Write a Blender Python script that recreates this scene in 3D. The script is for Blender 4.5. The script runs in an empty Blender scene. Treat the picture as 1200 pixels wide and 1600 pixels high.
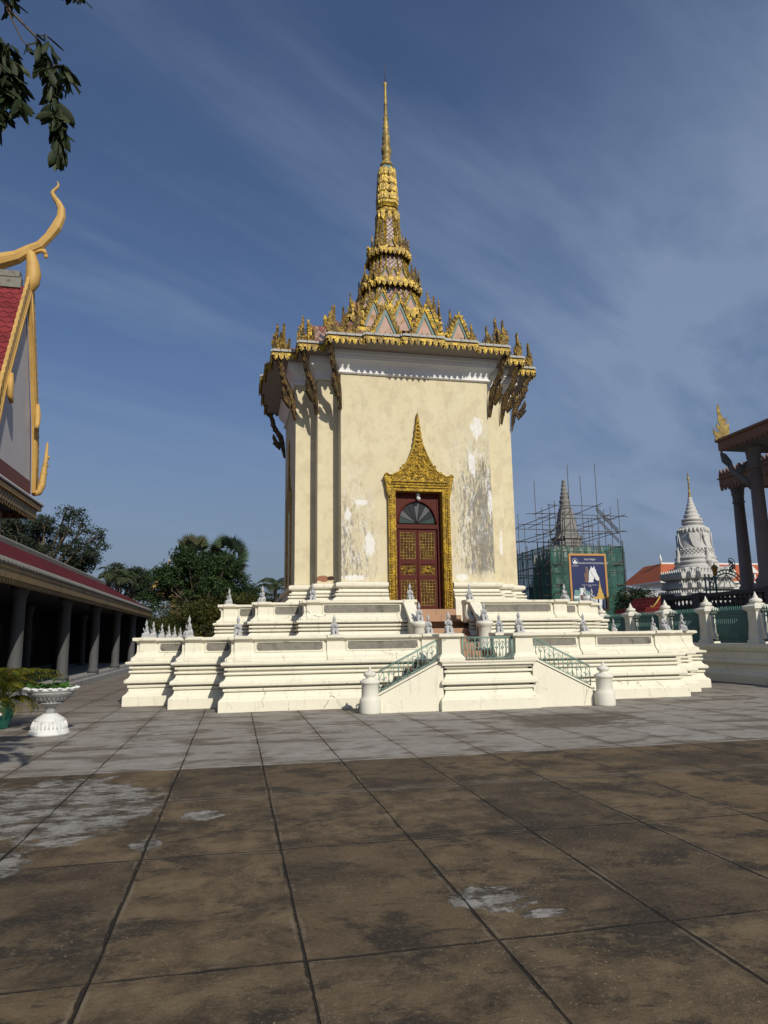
import bpy, bmesh, math, random
from mathutils import Vector, Matrix
from math import sin, cos, pi, radians as rad

# ------------------------------------------------------------------ camera, sky, sun, exposure
S = bpy.context.scene
COL = S.collection
W, H = 1200, 1600
F_PX = 1085.3
yaw, pitch, roll = rad(12.02), rad(10.24), rad(-0.831)
fv = Vector((sin(yaw)*cos(pitch), cos(yaw)*cos(pitch), sin(pitch)))
rv = Vector((cos(yaw), -sin(yaw), 0)); uv = rv.cross(fv)
r2 = cos(roll)*rv + sin(roll)*uv; u2 = -sin(roll)*rv + cos(roll)*uv
cam = bpy.data.cameras.new('camera'); cam.sensor_fit = 'VERTICAL'; cam.sensor_height = 36
cam.lens = F_PX/H*36; cam.clip_start = 0.05; cam.clip_end = 3000
co = bpy.data.objects.new('camera', cam); COL.objects.link(co); S.camera = co
mw = Matrix((r2, u2, -fv)).transposed().to_4x4(); mw.translation = Vector((0, 0, 1.6)); co.matrix_world = mw

SUN_EL = rad(33.5); SUN_AZ = rad(14)            # azimuth measured from -Y towards +X
sd = Vector((sin(SUN_AZ)*cos(SUN_EL), -cos(SUN_AZ)*cos(SUN_EL), sin(SUN_EL)))
sun = bpy.data.lights.new('sun', 'SUN'); sun.energy = 3.6; sun.angle = rad(0.5); sun.color = (1, .94, .82)
so = bpy.data.objects.new('sun', sun); COL.objects.link(so)
so.rotation_euler = sd.to_track_quat('Z', 'Y').to_euler()

wd = bpy.data.worlds.new('World'); S.world = wd; wd.use_nodes = True
def world():
    nt = wd.node_tree; N = nt.nodes; L = nt.links
    for n in list(N): N.remove(n)
    out = N.new('ShaderNodeOutputWorld'); bg = N.new('ShaderNodeBackground'); bg.inputs[1].default_value = 0.05
    sky = N.new('ShaderNodeTexSky'); sky.sky_type = 'NISHITA'; sky.sun_disc = False
    sky.sun_elevation = SUN_EL; sky.sun_rotation = pi - SUN_AZ
    sky.air_density = 1.25; sky.dust_density = 1.4; sky.ozone_density = 2.6; sky.altitude = 0
    tc = N.new('ShaderNodeTexCoord'); sep = N.new('ShaderNodeSeparateXYZ'); L.new(tc.outputs['Generated'], sep.inputs[0])
    def mth(op, a, b=None, c=None):
        n = N.new('ShaderNodeMath'); n.operation = op
        for i, v in enumerate((a, b, c)):
            if v is None: continue
            if isinstance(v, (int, float)): n.inputs[i].default_value = v
            else: L.new(v, n.inputs[i])
        return n.outputs[0]
    den = mth('ADD', mth('MAXIMUM', sep.outputs[2], 0.0), 0.18)
    px = mth('DIVIDE', sep.outputs[0], den); py = mth('DIVIDE', sep.outputs[1], den)
    def wisps(ang, sx, sy, sc, lo, hi, seed):
        ca, sa = cos(ang), sin(ang)
        a = mth('MULTIPLY', mth('ADD', mth('MULTIPLY', px, ca), mth('MULTIPLY', py, sa)), sx)
        b = mth('MULTIPLY', mth('ADD', mth('MULTIPLY', px, -sa), mth('MULTIPLY', py, ca)), sy)
        cb = N.new('ShaderNodeCombineXYZ'); L.new(a, cb.inputs[0]); L.new(b, cb.inputs[1]); cb.inputs[2].default_value = seed
        nz = N.new('ShaderNodeTexNoise'); nz.inputs['Scale'].default_value = sc; nz.inputs['Detail'].default_value = 8
        nz.inputs['Roughness'].default_value = .58; nz.inputs['Distortion'].default_value = .35
        L.new(cb.outputs[0], nz.inputs['Vector'])
        mr = N.new('ShaderNodeMapRange'); mr.interpolation_type = 'SMOOTHSTEP'; mr.inputs[1].default_value = lo; mr.inputs[2].default_value = hi
        L.new(nz.outputs['Fac'], mr.inputs[0]); return mr.outputs[0]
    c1 = wisps(rad(30), .42, 1.9, 1.25, .46, .74, 3.1)
    c2 = wisps(rad(24), .8, 1.6, .95, .30, .68, 11.7)
    side = N.new('ShaderNodeMapRange'); side.interpolation_type = 'SMOOTHSTEP'; side.inputs[1].default_value = .0; side.inputs[2].default_value = .62
    L.new(sep.outputs[0], side.inputs[0])
    up = N.new('ShaderNodeMapRange'); up.interpolation_type = 'SMOOTHSTEP'; up.inputs[1].default_value = .80; up.inputs[2].default_value = .42; L.new(sep.outputs[2], up.inputs[0])
    dens = mth('ADD', mth('MULTIPLY', c1, .38), mth('MULTIPLY', c2, mth('ADD', .10, mth('MULTIPLY', mth('MULTIPLY', side.outputs[0], up.outputs[0]), .95))))
    dens = mth('MINIMUM', dens, .8)
    mix = N.new('ShaderNodeMix'); mix.data_type = 'RGBA'
    tint = N.new('ShaderNodeMix'); tint.data_type = 'RGBA'; tint.blend_type = 'MULTIPLY'; tint.inputs['Factor'].default_value = 1
    L.new(sky.outputs[0], tint.inputs['A']); tint.inputs['B'].default_value = (1.05, 1.17, 1.48, 1)
    hz = N.new('ShaderNodeMapRange'); hz.interpolation_type = 'SMOOTHSTEP'; hz.inputs[1].default_value = .42; hz.inputs[2].default_value = .0; hz.inputs[4].default_value = .85
    L.new(sep.outputs[2], hz.inputs[0])
    hm = N.new('ShaderNodeMix'); hm.data_type = 'RGBA'; L.new(hz.outputs[0], hm.inputs['Factor']); L.new(tint.outputs['Result'], hm.inputs['A']); hm.inputs['B'].default_value = (3.7, 4.7, 6.5, 1)
    L.new(dens, mix.inputs['Factor']); L.new(hm.outputs['Result'], mix.inputs['A']); mix.inputs['B'].default_value = (4.7, 6.2, 9.0, 1)
    L.new(mix.outputs['Result'], bg.inputs[0]); L.new(bg.outputs[0], out.inputs[0])
world()
S.view_settings.view_transform = 'Standard'; S.view_settings.look = 'None'
S.view_settings.exposure = 0.0; S.view_settings.gamma = 1.0; S.view_settings.use_curve_mapping = False
S.cycles.max_bounces = 6; S.cycles.diffuse_bounces = 2; S.cycles.transparent_max_bounces = 12

# ------------------------------------------------------------------ object helpers
def tag(o, label=None, cat=None, group=None, kind=None):
    if label: o['label'] = label
    if cat: o['category'] = cat
    if group: o['group'] = group
    if kind: o['kind'] = kind
    return o
def thing(name, label, cat, loc=(0, 0, 0), rz=0, group=None):
    o = bpy.data.objects.new(name, None); o.empty_display_size = .2
    COL.objects.link(o); o.location = loc; o.rotation_euler = (0, 0, rz)
    return tag(o, label, cat, group)
def kids(o): return [c for c in bpy.data.objects if c.parent == o]
def copy_tree(o, parent=None, loc=None, rz=None, label=None):
    c = o.copy(); COL.objects.link(c)
    if parent: c.parent = parent
    if loc is not None: c.location = loc
    if rz is not None: c.rotation_euler = (0, 0, rz)
    if label: c['label'] = label
    for ch in kids(o): copy_tree(ch, c)
    return c

class MB:
    """collects shapes; build() links them as ONE mesh object"""
    def __init__(s): s.v = []; s.f = []; s.m = []; s.mi = 0; s.sm = []; s.smooth = False
    def add(s, vs, fs):
        o = len(s.v); s.v += [tuple(v) for v in vs]
        for f in fs: s.f.append(tuple(i+o for i in f)); s.m.append(s.mi); s.sm.append(s.smooth)
    def box(s, x0, x1, y0, y1, z0, z1):
        s.add([(x0,y0,z0),(x1,y0,z0),(x1,y1,z0),(x0,y1,z0),(x0,y0,z1),(x1,y0,z1),(x1,y1,z1),(x0,y1,z1)],
              [(3,2,1,0),(4,5,6,7),(0,1,5,4),(1,2,6,5),(2,3,7,6),(3,0,4,7)])
    def prism(s, pts, y0, y1, axis='y'):
        """polygon in the XZ plane pushed along Y (axis 'y'), in YZ along X ('x'), in XY along Z ('z')"""
        n = len(pts)
        A = sum(pts[i][0]*pts[(i+1)%n][1]-pts[(i+1)%n][0]*pts[i][1] for i in range(n))
        if (A < 0) == (axis in 'yz') and axis != 'z': pass
        def mk(p, t): return {'y': (p[0], t, p[1]), 'x': (t, p[0], p[1]), 'z': (p[0], p[1], t)}[axis]
        vs = [mk(p, y0) for p in pts]+[mk(p, y1) for p in pts]
        fs = [tuple(range(n)), tuple(range(2*n-1, n-1, -1))]
        fs += [(i, n+i, n+(i+1)%n, (i+1)%n) for i in range(n)]
        s.add(vs, fs)
    def loft(s, rings, closed=True, caps=True):
        n = len(rings[0]); vs = [p for r in rings for p in r]; fs = []
        for k in range(len(rings)-1):
            for i in range(n if closed else n-1):
                j = (i+1) % n; fs.append((k*n+i, k*n+j, (k+1)*n+j, (k+1)*n+i))
        if caps: fs.append(tuple(range(n-1, -1, -1))); fs.append(tuple(range((len(rings)-1)*n, len(rings)*n)))
        s.add(vs, fs)
    def lathe(s, prof, c=(0, 0, 0), n=20, sm=True):
        o = s.smooth; s.smooth = sm
        rings = [[(c[0]+r*cos(2*pi*i/n), c[1]+r*sin(2*pi*i/n), c[2]+z) for i in range(n)] for r, z in prof]
        s.loft(rings); s.smooth = o
    def tube(s, pts, r, n=6, sm=True, closed=False):
        pts = [Vector(p) for p in pts]; rr = r if isinstance(r, (list, tuple)) else [r]*len(pts)
        rings = []; N = len(pts); prev = None
        for i, p in enumerate(pts):
            d = (pts[min(i+1, N-1)]-pts[max(i-1, 0)])
            if closed: d = pts[(i+1) % N]-pts[i-1]
            d = d.normalized() if d.length > 1e-9 else Vector((0, 0, 1))
            a = prev if prev is not None else (Vector((0, 0, 1)) if abs(d.z) < .9 else Vector((1, 0, 0)))
            x = (a-d*a.dot(d)); x = x.normalized() if x.length > 1e-6 else d.orthogonal().normalized()
            prev = x; y = d.cross(x)
            rings.append([tuple(p+(x*cos(2*pi*k/n)+y*sin(2*pi*k/n))*rr[i]) for k in range(n)])
        o = s.smooth; s.smooth = sm
        if closed: rings.append(rings[0]); s.loft(rings, caps=False)
        else: s.loft(rings)
        s.smooth = o
    def bar(s, a, b, w): s.tube([a, b], w, 4, False)
    def sweep(s, path, sec, closed=False, caps=True, sec_closed=False):
        """section (d outward, z) swept along a CCW path in XY with mitred corners"""
        P = [Vector(p) for p in path]; N = len(P); off = []
        for i in range(N):
            a = P[i]-P[i-1] if (i > 0 or closed) else None
            b = P[(i+1) % N]-P[i] if (i < N-1 or closed) else None
            na = Vector((a.y, -a.x)).normalized() if a is not None else None
            nb = Vector((b.y, -b.x)).normalized() if b is not None else None
            if na is None: m = nb
            elif nb is None: m = na
            else:
                m = na+nb; l = m.length
                m = (m/l)*(1/max(.3, (m/l).dot(na))) if l > 1e-6 else na
            off.append(m)
        m = len(sec); vs = []; fs = []
        for i in range(N):
            for d, z in sec: q = P[i]+off[i]*d; vs.append((q.x, q.y, z))
        for i in range(N if closed else N-1):
            j = (i+1) % N
            for k in range(m if sec_closed else m-1):
                l = (k+1) % m; fs.append((i*m+k, j*m+k, j*m+l, i*m+l))
        if caps and not closed: fs.append(tuple(range(m-1, -1, -1))); fs.append(tuple((N-1)*m+k for k in range(m)))
        s.add(vs, fs)
    def ell(s, c, r, n=10, k=7, M=None):
        rings = []
        for j in range(k+1):
            t = pi*(j/k); t = min(max(t, .08), pi-.08)
            ring = []
            for i in range(n):
                p = Vector((r[0]*sin(t)*cos(2*pi*i/n), r[1]*sin(t)*sin(2*pi*i/n), -r[2]*cos(t)))
                if M is not None: p = M @ p
                ring.append((c[0]+p.x, c[1]+p.y, c[2]+p.z))
            rings.append(ring)
        o = s.smooth; s.smooth = True; s.loft(rings); s.smooth = o
    def merge(s, other, M=None):
        o = len(s.v); s.v += [tuple(M @ Vector(v)) for v in other.v] if M is not None else other.v
        s.f += [tuple(i+o for i in f) for f in other.f]; s.m += other.m; s.sm += other.sm
    def build(s, name, mats, parent=None, M=None, recalc=True, bevel=0):
        me = bpy.data.meshes.new(name)
        vs = [tuple(M @ Vector(v)) for v in s.v] if M is not None else s.v
        me.from_pydata(vs, [], s.f)
        for mt in (mats if isinstance(mats, (list, tuple)) else [mats]): me.materials.append(mt)
        me.polygons.foreach_set('material_index', s.m); me.polygons.foreach_set('use_smooth', s.sm)
        if recalc:
            bm = bmesh.new(); bm.from_mesh(me); bmesh.ops.recalc_face_normals(bm, faces=bm.faces); bm.to_mesh(me); bm.free()
        me.update()
        o = bpy.data.objects.new(name, me); COL.objects.link(o)
        if parent: o.parent = parent
        if bevel:
            b = o.modifiers.new('bevel', 'BEVEL'); b.width = bevel; b.segments = 2; b.limit_method = 'ANGLE'; b.angle_limit = rad(40)
        return o
def RZ(a, loc=(0, 0, 0)): return Matrix.Translation(loc) @ Matrix.Rotation(a, 4, 'Z')

def outline(cs):
    """redented outline, CCW from the front; cs = corners (x ascending, y descending) of one quadrant"""
    q = []
    for i, (x, y) in enumerate(cs):
        q.append((x, y))
        if i+1 < len(cs): q.append((x, cs[i+1][1]))
    r1 = [(x, -y) for x, y in q]; r2_ = [(x, y) for x, y in reversed(q)]
    return r1+r2_+[(-x, -y) for x, y in r1]+[(-x, -y) for x, y in r2_]
def open_front(cs, g):
    p = outline(cs); n = len(p)
    # first point is front right corner, last is front left corner
    return [(g, p[0][1])]+p+[(-g, p[0][1])]

# ------------------------------------------------------------------ material helpers
class NT:
    def __init__(s, name):
        s.mat = bpy.data.materials.new(name); s.mat.use_nodes = True
        s.t = s.mat.node_tree; s.N = s.t.nodes; s.L = s.t.links
        s.b = s.N['Principled BSDF']; s.geo = s.N.new('ShaderNodeNewGeometry'); s.pos = s.geo.outputs['Position']
    def set(s, sock, v):
        if isinstance(v, (int, float)):
            try: sock.default_value = v
            except TypeError: sock.default_value = (v, v, v)
        elif isinstance(v, (tuple, list)): sock.default_value = tuple(v)+((1,) if len(v) == 3 and len(sock.default_value) == 4 else ())
        else: s.L.new(v, sock)
    def math(s, op, a, b=None, c=None):
        n = s.N.new('ShaderNodeMath'); n.operation = op
        for i, v in enumerate((a, b, c)):
            if v is not None: s.set(n.inputs[i], v)
        return n.outputs[0]
    def vec(s, v, scale=(1, 1, 1), loc=(0, 0, 0)):
        n = s.N.new('ShaderNodeMapping'); s.L.new(v, n.inputs['Vector']); n.inputs['Scale'].default_value = scale; n.inputs['Location'].default_value = loc
        return n.outputs[0]
    def noise(s, v, scale, detail=4, rough=.55, dist=0, out='Fac'):
        n = s.N.new('ShaderNodeTexNoise'); s.L.new(v, n.inputs['Vector']); n.inputs['Scale'].default_value = scale
        n.inputs['Detail'].default_value = detail; n.inputs['Roughness'].default_value = rough; n.inputs['Distortion'].default_value = dist
        return n.outputs[out]
    def vor(s, v, scale, feature='F1', out='Distance'):
        n = s.N.new('ShaderNodeTexVoronoi'); n.feature = feature; s.L.new(v, n.inputs['Vector']); n.inputs['Scale'].default_value = scale
        return n.outputs[out]
    def ss(s, v, lo, hi, a=0., b=1.):
        n = s.N.new('ShaderNodeMapRange'); n.interpolation_type = 'SMOOTHSTEP'
        for i, q in enumerate((v, lo, hi, a, b)): s.set(n.inputs[i], q)
        return n.outputs[0]
    def mix(s, f, a, b):
        n = s.N.new('ShaderNodeMix'); n.data_type = 'RGBA'
        s.set(n.inputs['Factor'], f); s.set(n.inputs['A'], a); s.set(n.inputs['B'], b); return n.outputs['Result']
    def sep(s, v):
        n = s.N.new('ShaderNodeSeparateXYZ'); s.L.new(v, n.inputs[0]); return n.outputs
    def comb(s, x, y, z):
        n = s.N.new('ShaderNodeCombineXYZ'); s.set(n.inputs[0], x); s.set(n.inputs[1], y); s.set(n.inputs[2], z); return n.outputs[0]
    def white(s, v):
        n = s.N.new('ShaderNodeTexWhiteNoise'); n.noise_dimensions = '3D'; s.L.new(v, n.inputs['Vector']); return n.outputs['Value']
    def bump(s, h, st=.5, dist=.02):
        n = s.N.new('ShaderNodeBump'); n.inputs['Strength'].default_value = st; n.inputs['Distance'].default_value = dist
        s.L.new(h, n.inputs['Height']); s.L.new(n.outputs[0], s.b.inputs['Normal'])
    def done(s, col, rough=.8, metal=0, spec=None):
        s.set(s.b.inputs['Base Color'], col); s.set(s.b.inputs['Roughness'], rough); s.set(s.b.inputs['Metallic'], metal)
        if spec is not None: s.b.inputs['Specular IOR Level'].default_value = spec
        return s.mat
    def ellipse(s, c, r, wob=.6, wscale=4, stretch=(1, 1, 1)):
        """mask of a ragged patch round a point of the world"""
        p = s.sep(s.pos); acc = 0.0
        for k in range(3):
            if r[k] is None: continue
            d = s.math('DIVIDE', s.math('SUBTRACT', p[k], c[k]), r[k]); acc = s.math('ADD', acc, s.math('MULTIPLY', d, d))
        d = s.math('SQRT', acc); n = s.noise(s.vec(s.pos, stretch), wscale, 6, .7)
        d = s.math('ADD', d, s.math('MULTIPLY', s.math('SUBTRACT', n, .5), wob*2))
        return s.ss(d, 1.02, .88)

def plain(name, col, rough=.8, metal=0, var=.18, vs=3., bump=0, bs=40, dirt=0, dcol=(.05, .045, .035), ds=1.5, spec=None, stretch=(1, 1, 1), coords='world'):
    t = NT(name); v = t.vec(t.pos, stretch)
    n = t.noise(v, vs, 5, .6); n2 = t.noise(v, vs*7, 3, .6)
    c = t.mix(n, tuple(x*(1-var) for x in col), tuple(min(1, x*(1+var)) for x in col))
    c = t.mix(t.math('MULTIPLY', n2, var), c, tuple(x*.7 for x in col))
    if dirt: c = t.mix(t.math('MULTIPLY', t.ss(t.noise(v, ds, 7, .7, .3), .5, .72), dirt), c, dcol)
    if bump: t.bump(t.noise(v, bs, 4, .6), bump, .02)
    return t.done(c, rough, metal, spec)

MT = {}
def plaster():
    t = NT('painted_plaster'); n = t.noise(t.pos, 1.4, 6, .6); c = t.mix(n, (.74, .70, .555), (.82, .785, .64))
    run = t.noise(t.vec(t.pos, (6, 6, .7)), 1.3, 8, .72); c = t.mix(t.math('MULTIPLY', t.ss(run, .53, .70), .42), c, (.42, .385, .30))
    blot = t.noise(t.vec(t.pos, (1, 1, 2)), 2.1, 9, .74, .3); c = t.mix(t.math('MULTIPLY', t.ss(blot, .56, .68), .4), c, (.50, .455, .35))
    spot = t.noise(t.pos, 9, 7, .75); c = t.mix(t.math('MULTIPLY', t.ss(spot, .63, .70), .6), c, (.22, .20, .165))
    cr = t.vor(t.vec(t.pos, (1, 1, .6)), 1.1, 'DISTANCE_TO_EDGE'); wob = t.math('ADD', cr, t.math('MULTIPLY', t.math('SUBTRACT', t.noise(t.pos, 7, 5), .5), .12))
    c = t.mix(t.math('MULTIPLY', t.ss(t.math('ABSOLUTE', wob), .006, .001), t.ss(t.noise(t.pos, .8, 3), .5, .6)), c, (.2, .18, .14))
    t.bump(t.math('ADD', t.noise(t.pos, 22, 5, .65), t.math('MULTIPLY', t.noise(t.pos, 2.5, 3), 1.5)), .28, .02)
    return t.done(c, .82)
MT['base_white'] = plaster()
MT['post_white'] = plain('post_paint', (.72, .695, .60), .8, var=.06, vs=3, bump=.2, bs=30, dirt=.3, dcol=(.35, .33, .28), ds=4)
MT['cornice'] = plain('white_cornice', (.82, .81, .78), .8, var=.05, vs=2, bump=.1, dirt=.25, dcol=(.4, .4, .4), ds=2, stretch=(1, 1, .5))
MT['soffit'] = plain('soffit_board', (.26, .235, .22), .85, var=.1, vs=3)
MT['stone'] = plain('rough_stone', (.235, .22, .185), .95, var=.45, vs=7, bump=1.0, bs=22, dirt=.75, dcol=(.05, .045, .035), ds=3)
MT['statue'] = plain('statue_stone', (.44, .44, .435), .75, var=.12, vs=9, bump=.25, bs=50, dirt=.3, dcol=(.22, .22, .23), ds=9)
MT['urn'] = plain('urn_plaster', (.74, .74, .72), .75, var=.08, vs=6, bump=.5, bs=30, dirt=.5, dcol=(.2, .2, .2), ds=8)
MT['tile'] = plain('step_tile', (.40, .235, .135), .6, var=.12, vs=4, dirt=.3, dcol=(.2, .13, .09), ds=2)
MT['brick'] = plain('worn_step', (.25, .19, .14), .9, var=.4, vs=6, bump=.6, bs=20, dirt=.5)
MT['iron'] = plain('green_iron', (.20, .32, .27), .5, var=.15, vs=10, spec=.4)
MT['fence_iron'] = plain('fence_iron', (.075, .19, .165), .5, var=.2, vs=8, spec=.4)
MT['red_wood'] = plain('red_wood', (.085, .014, .009), .6, var=.2, vs=4, stretch=(1, 1, .2), spec=.2)
MT['dark'] = plain('dark_wood', (.02, .012, .01), .6)
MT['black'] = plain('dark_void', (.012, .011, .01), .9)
MT['glass_dark'] = plain('fan_glass_dark', (.012, .014, .016), .25, var=.5, vs=20, spec=.5)
MT['glass_grey'] = plain('fan_glass_grey', (.09, .09, .095), .3, var=.35, vs=20, spec=.5)
MT['glass_green'] = plain('fan_glass_green', (.012, .035, .022), .3, var=.4, vs=20, spec=.5)
MT['teal'] = plain('teal_paint', (.03, .12, .11), .5)
MT['old_cap'] = plain('old_mortar', (.21, .20, .175), .9, var=.3, vs=6, dirt=.8, dcol=(.08, .07, .05), ds=3)
MT['white_cap'] = plain('ridge_mortar', (.42, .41, .39), .8, var=.15, vs=8, dirt=.4, dcol=(.2, .18, .15), ds=5)
MT['ochre'] = plain('ochre_paint', (.56, .34, .09), .6, var=.3, vs=1.3, bump=.5, bs=6, dirt=.6, dcol=(.27, .155, .05), ds=1.4, stretch=(1, 1, .5))
MT['ochre_dull'] = plain('weathered_fascia', (.22, .15, .055), .6, var=.3, vs=2, bump=.3, bs=20, dirt=.7, dcol=(.06, .045, .025), ds=1.2)
MT['grey_wall'] = plain('grey_plaster', (.52, .485, .465), .9, var=.12, vs=.7, bump=.3, bs=3, dirt=.45, dcol=(.4, .36, .34), ds=.6)
MT['kerb'] = plain('kerb_concrete', (.30, .29, .28), .9, var=.15, vs=2, bump=.2, dirt=.4)
MT['col_grey'] = plain('grey_column', (.075, .075, .076), .8, var=.1, vs=3)  # column grey darkened, the gallery's shadow is put into the colour
MT['stupa'] = plain('stupa_stone', (.54, .525, .49), .9, var=.15, vs=1.2, bump=.6, bs=7, dirt=.5, dcol=(.16, .155, .15), ds=1.3)
MT['stupa_dark'] = plain('old_stupa_stone', (.24, .23, .215), .9, var=.25, vs=1, bump=.6, bs=6, dirt=.8, dcol=(.05, .05, .05), ds=1)
MT['pole'] = plain('bamboo_pole', (.085, .075, .065), .8, var=.3)
MT['orange'] = plain('orange_tiles', (.42, .105, .04), .8, var=.15, vs=.8, dirt=.3, dcol=(.2, .06, .03), ds=.6)
MT['house_wall'] = plain('white_house_wall', (.72, .70, .66), .85, var=.05)
MT['house_grey'] = plain('grey_house_wall', (.42, .41, .40), .85, var=.1)
MT['window'] = plain('window_glass', (.03, .04, .045), .2, spec=.6)
MT['shed'] = plain('shed_sheet', (.36, .40, .44), .35, var=.1, spec=.5)
MT['steel'] = plain('shed_steel', (.45, .46, .48), .5)
MT['balu'] = plain('dark_balustrade', (.055, .052, .058), .8, var=.35, vs=4, bump=.3, dirt=.5, dcol=(.02, .02, .02))
MT['pav_stone'] = plain('pavilion_column_stone', (.25, .175, .14), .5, var=.3, vs=2.5, bump=.15, dirt=.45, dcol=(.10, .08, .08), ds=2, stretch=(1, 1, .4))
MT['pav_cap'] = plain('pavilion_capital_stone', (.15, .145, .145), .7, var=.2, vs=4, bump=.4, bs=20)
MT['pav_wood'] = plain('pavilion_roof_wood', (.22, .10, .05), .6, var=.25, vs=4, dirt=.5, dcol=(.08, .04, .02))
MT['billboard_frame'] = plain('orange_frame', (.52, .26, .075), .5, var=.1)
MT['navy'] = plain('navy_panel', (.014, .022, .10), .45, var=.05)
MT['ink'] = plain('print_white', (.72, .73, .74), .6, var=.03)
MT['ink_brown'] = plain('print_brown', (.16, .10, .07), .6, var=.3, vs=12)
MT['ink_gold'] = plain('print_gold', (.60, .38, .08), .6, var=.2, vs=8)
MT['ink_teal'] = plain('print_teal', (.16, .30, .29), .6, var=.25, vs=9)
MT['bark'] = plain('bark', (.11, .085, .06), .95, var=.3, vs=4, bump=.6, bs=15)
MT['urn_grey'] = plain('urn_shaded', (.33, .33, .325), .85, var=.15, vs=8, bump=.6, bs=35, dirt=.6, dcol=(.12, .12, .115), ds=9)  # bowl colour greyed to carry the shade below the rim
MT['pot'] = plain('green_glaze', (.02, .17, .125), .18, var=.35, vs=6, spec=.6)
MT['lamp_glass'] = plain('amber_glass', (.55, .25, .04), .3)
MT['grey_metal'] = plain('camera_plastic', (.6, .6, .6), .4)

def leafmat(name, col, tr=.25):
    t = NT(name); n = t.noise(t.pos, 2.5, 2)
    w = t.white(t.vec(t.pos, (9, 9, 9)))
    c = t.mix(n, tuple(x*.65 for x in col), tuple(x*1.35 for x in col))
    t.done(c, .62, 0, .25)
    tl = t.N.new('ShaderNodeBsdfTranslucent'); t.set(tl.inputs['Color'], c)
    mx = t.N.new('ShaderNodeMixShader'); mx.inputs[0].default_value = tr
    t.L.new(t.b.outputs[0], mx.inputs[1]); t.L.new(tl.outputs[0], mx.inputs[2])
    t.L.new(mx.outputs[0], t.N['Material Output'].inputs[0]); return t.mat
MT['lf_dark'] = leafmat('leaf_dark', (.020, .042, .014)); MT['lf_mid'] = leafmat('leaf_mid', (.034, .068, .02)); MT['lf_lite'] = leafmat('leaf_light', (.062, .10, .03))
MT['lf_olive'] = leafmat('leaf_olive', (.10, .095, .018)); MT['lf_olive2'] = leafmat('leaf_olive_dark', (.045, .05, .012))
MT['lf_grey'] = leafmat('leaf_grey', (.055, .07, .042)); MT['lf_grey2'] = leafmat('leaf_grey_dark', (.03, .04, .028))
MT['palm'] = leafmat('palm_leaf', (.065, .10, .045)); MT['palm2'] = leafmat('palm_leaf_dry', (.11, .11, .055)); MT['palm3'] = leafmat('palm_leaf_dark', (.025, .042, .022))
MT['areca'] = leafmat('areca_leaf', (.075, .10, .012), .35); MT['areca2'] = leafmat('areca_leaf_yellow', (.19, .15, .012), .35)
MT['pad'] = leafmat('lotus_pad', (.06, .14, .025), .3)
MT['near_leaf'] = leafmat('near_leaf', (.020, .032, .011), .08); MT['near_leaf2'] = leafmat('near_leaf_pale', (.05, .065, .026), .1)

def gold(name, col=(.80, .53, .05), dark=(.10, .058, .018), amt=.82, sc=3., bsc=15., bst=.9):
    t = NT(name); n = t.noise(t.pos, sc, 6, .68)
    c = t.mix(t.noise(t.pos, 14, 3), tuple(x*.85 for x in col), col)
    c = t.mix(t.math('MULTIPLY', t.ss(n, .41, .58), amt), c, dark)
    vv = t.vor(t.pos, bsc); c = t.mix(t.math('MULTIPLY', t.ss(vv, .45, .75), .6), c, tuple(x*.6 for x in dark))
    t.bump(t.math('ADD', t.math('MULTIPLY', vv, -1), t.noise(t.pos, bsc*1.5, 2)), bst, .03)
    return t.done(c, .5, .2, .4)
MT['gold'] = gold('gilded_carving')
MT['gold_clean'] = gold('bright_gilding', (.58, .39, .04), (.10, .058, .018), .62, 4.5, 9, .5)
MT['gold_smooth'] = gold('gilded_plain', (.50, .36, .09), (.14, .09, .04), .5, 2.5, 3, .05)
MT['gold_dull'] = gold('weathered_gilding', (.46, .29, .055), (.055, .035, .015), .85, 4., 16, 1.0)
MT['lattice'] = gold('lattice_gilding', (.46, .30, .06), (.10, .055, .02), .6, 6, 30, .5)
MT['gold_door'] = gold('door_gilding', (.70, .45, .04), (.13, .07, .018), .62, 7, 24, .7)
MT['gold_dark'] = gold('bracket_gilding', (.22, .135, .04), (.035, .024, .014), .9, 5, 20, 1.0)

def tilemat(name, s, cols, axis='xy', bumpy=.5):
    """fish-scale roof tiles on a diamond lattice, random glaze per tile"""
    t = NT(name); p = t.sep(t.pos); h = t.math('ADD', p[0], p[1])
    a = t.math('DIVIDE', t.math('ADD', h, p[2]), s); b = t.math('DIVIDE', t.math('SUBTRACT', h, p[2]), s)
    fa, fb = t.math('FLOOR', a), t.math('FLOOR', b); w = t.white(t.comb(fa, fb, 1.0))
    big = t.noise(t.pos, 1.6, 2); w2 = t.math('ADD', t.math('MULTIPLY', w, .55), t.math('MULTIPLY', t.math('SUBTRACT', big, .28), 1.1))
    n = t.N.new('ShaderNodeValToRGB'); t.L.new(w2, n.inputs[0]); n.color_ramp.interpolation = 'CONSTANT'
    e = n.color_ramp.elements
    while len(e) > 1: e.remove(e[-1])
    e[0].position = 0; e[0].color = cols[0]+(1,)
    for i, c in enumerate(cols[1:]): q = e.new((i+1)/len(cols)); q.color = c+(1,)
    ea = t.math('PINGPONG', a, .5); eb = t.math('PINGPONG', b, .5); edge = t.math('MINIMUM', ea, eb)
    c = t.mix(t.ss(edge, .10, .03), n.outputs[0], (.05, .042, .04)); t.bump(t.ss(edge, 0, .2), bumpy, .03)
    return t.done(c, .4, 0, .4)
MT['scales'] = tilemat('spire_scale_tiles', .17, [(.018, .026, .055), (.03, .036, .06), (.42, .27, .22), (.36, .29, .24), (.22, .11, .09), (.46, .36, .30)])
MT['roof_mix'] = tilemat('glazed_roof_tiles', .2, [(.05, .05, .07), (.30, .12, .09), (.34, .22, .17), (.24, .07, .05)])
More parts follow.
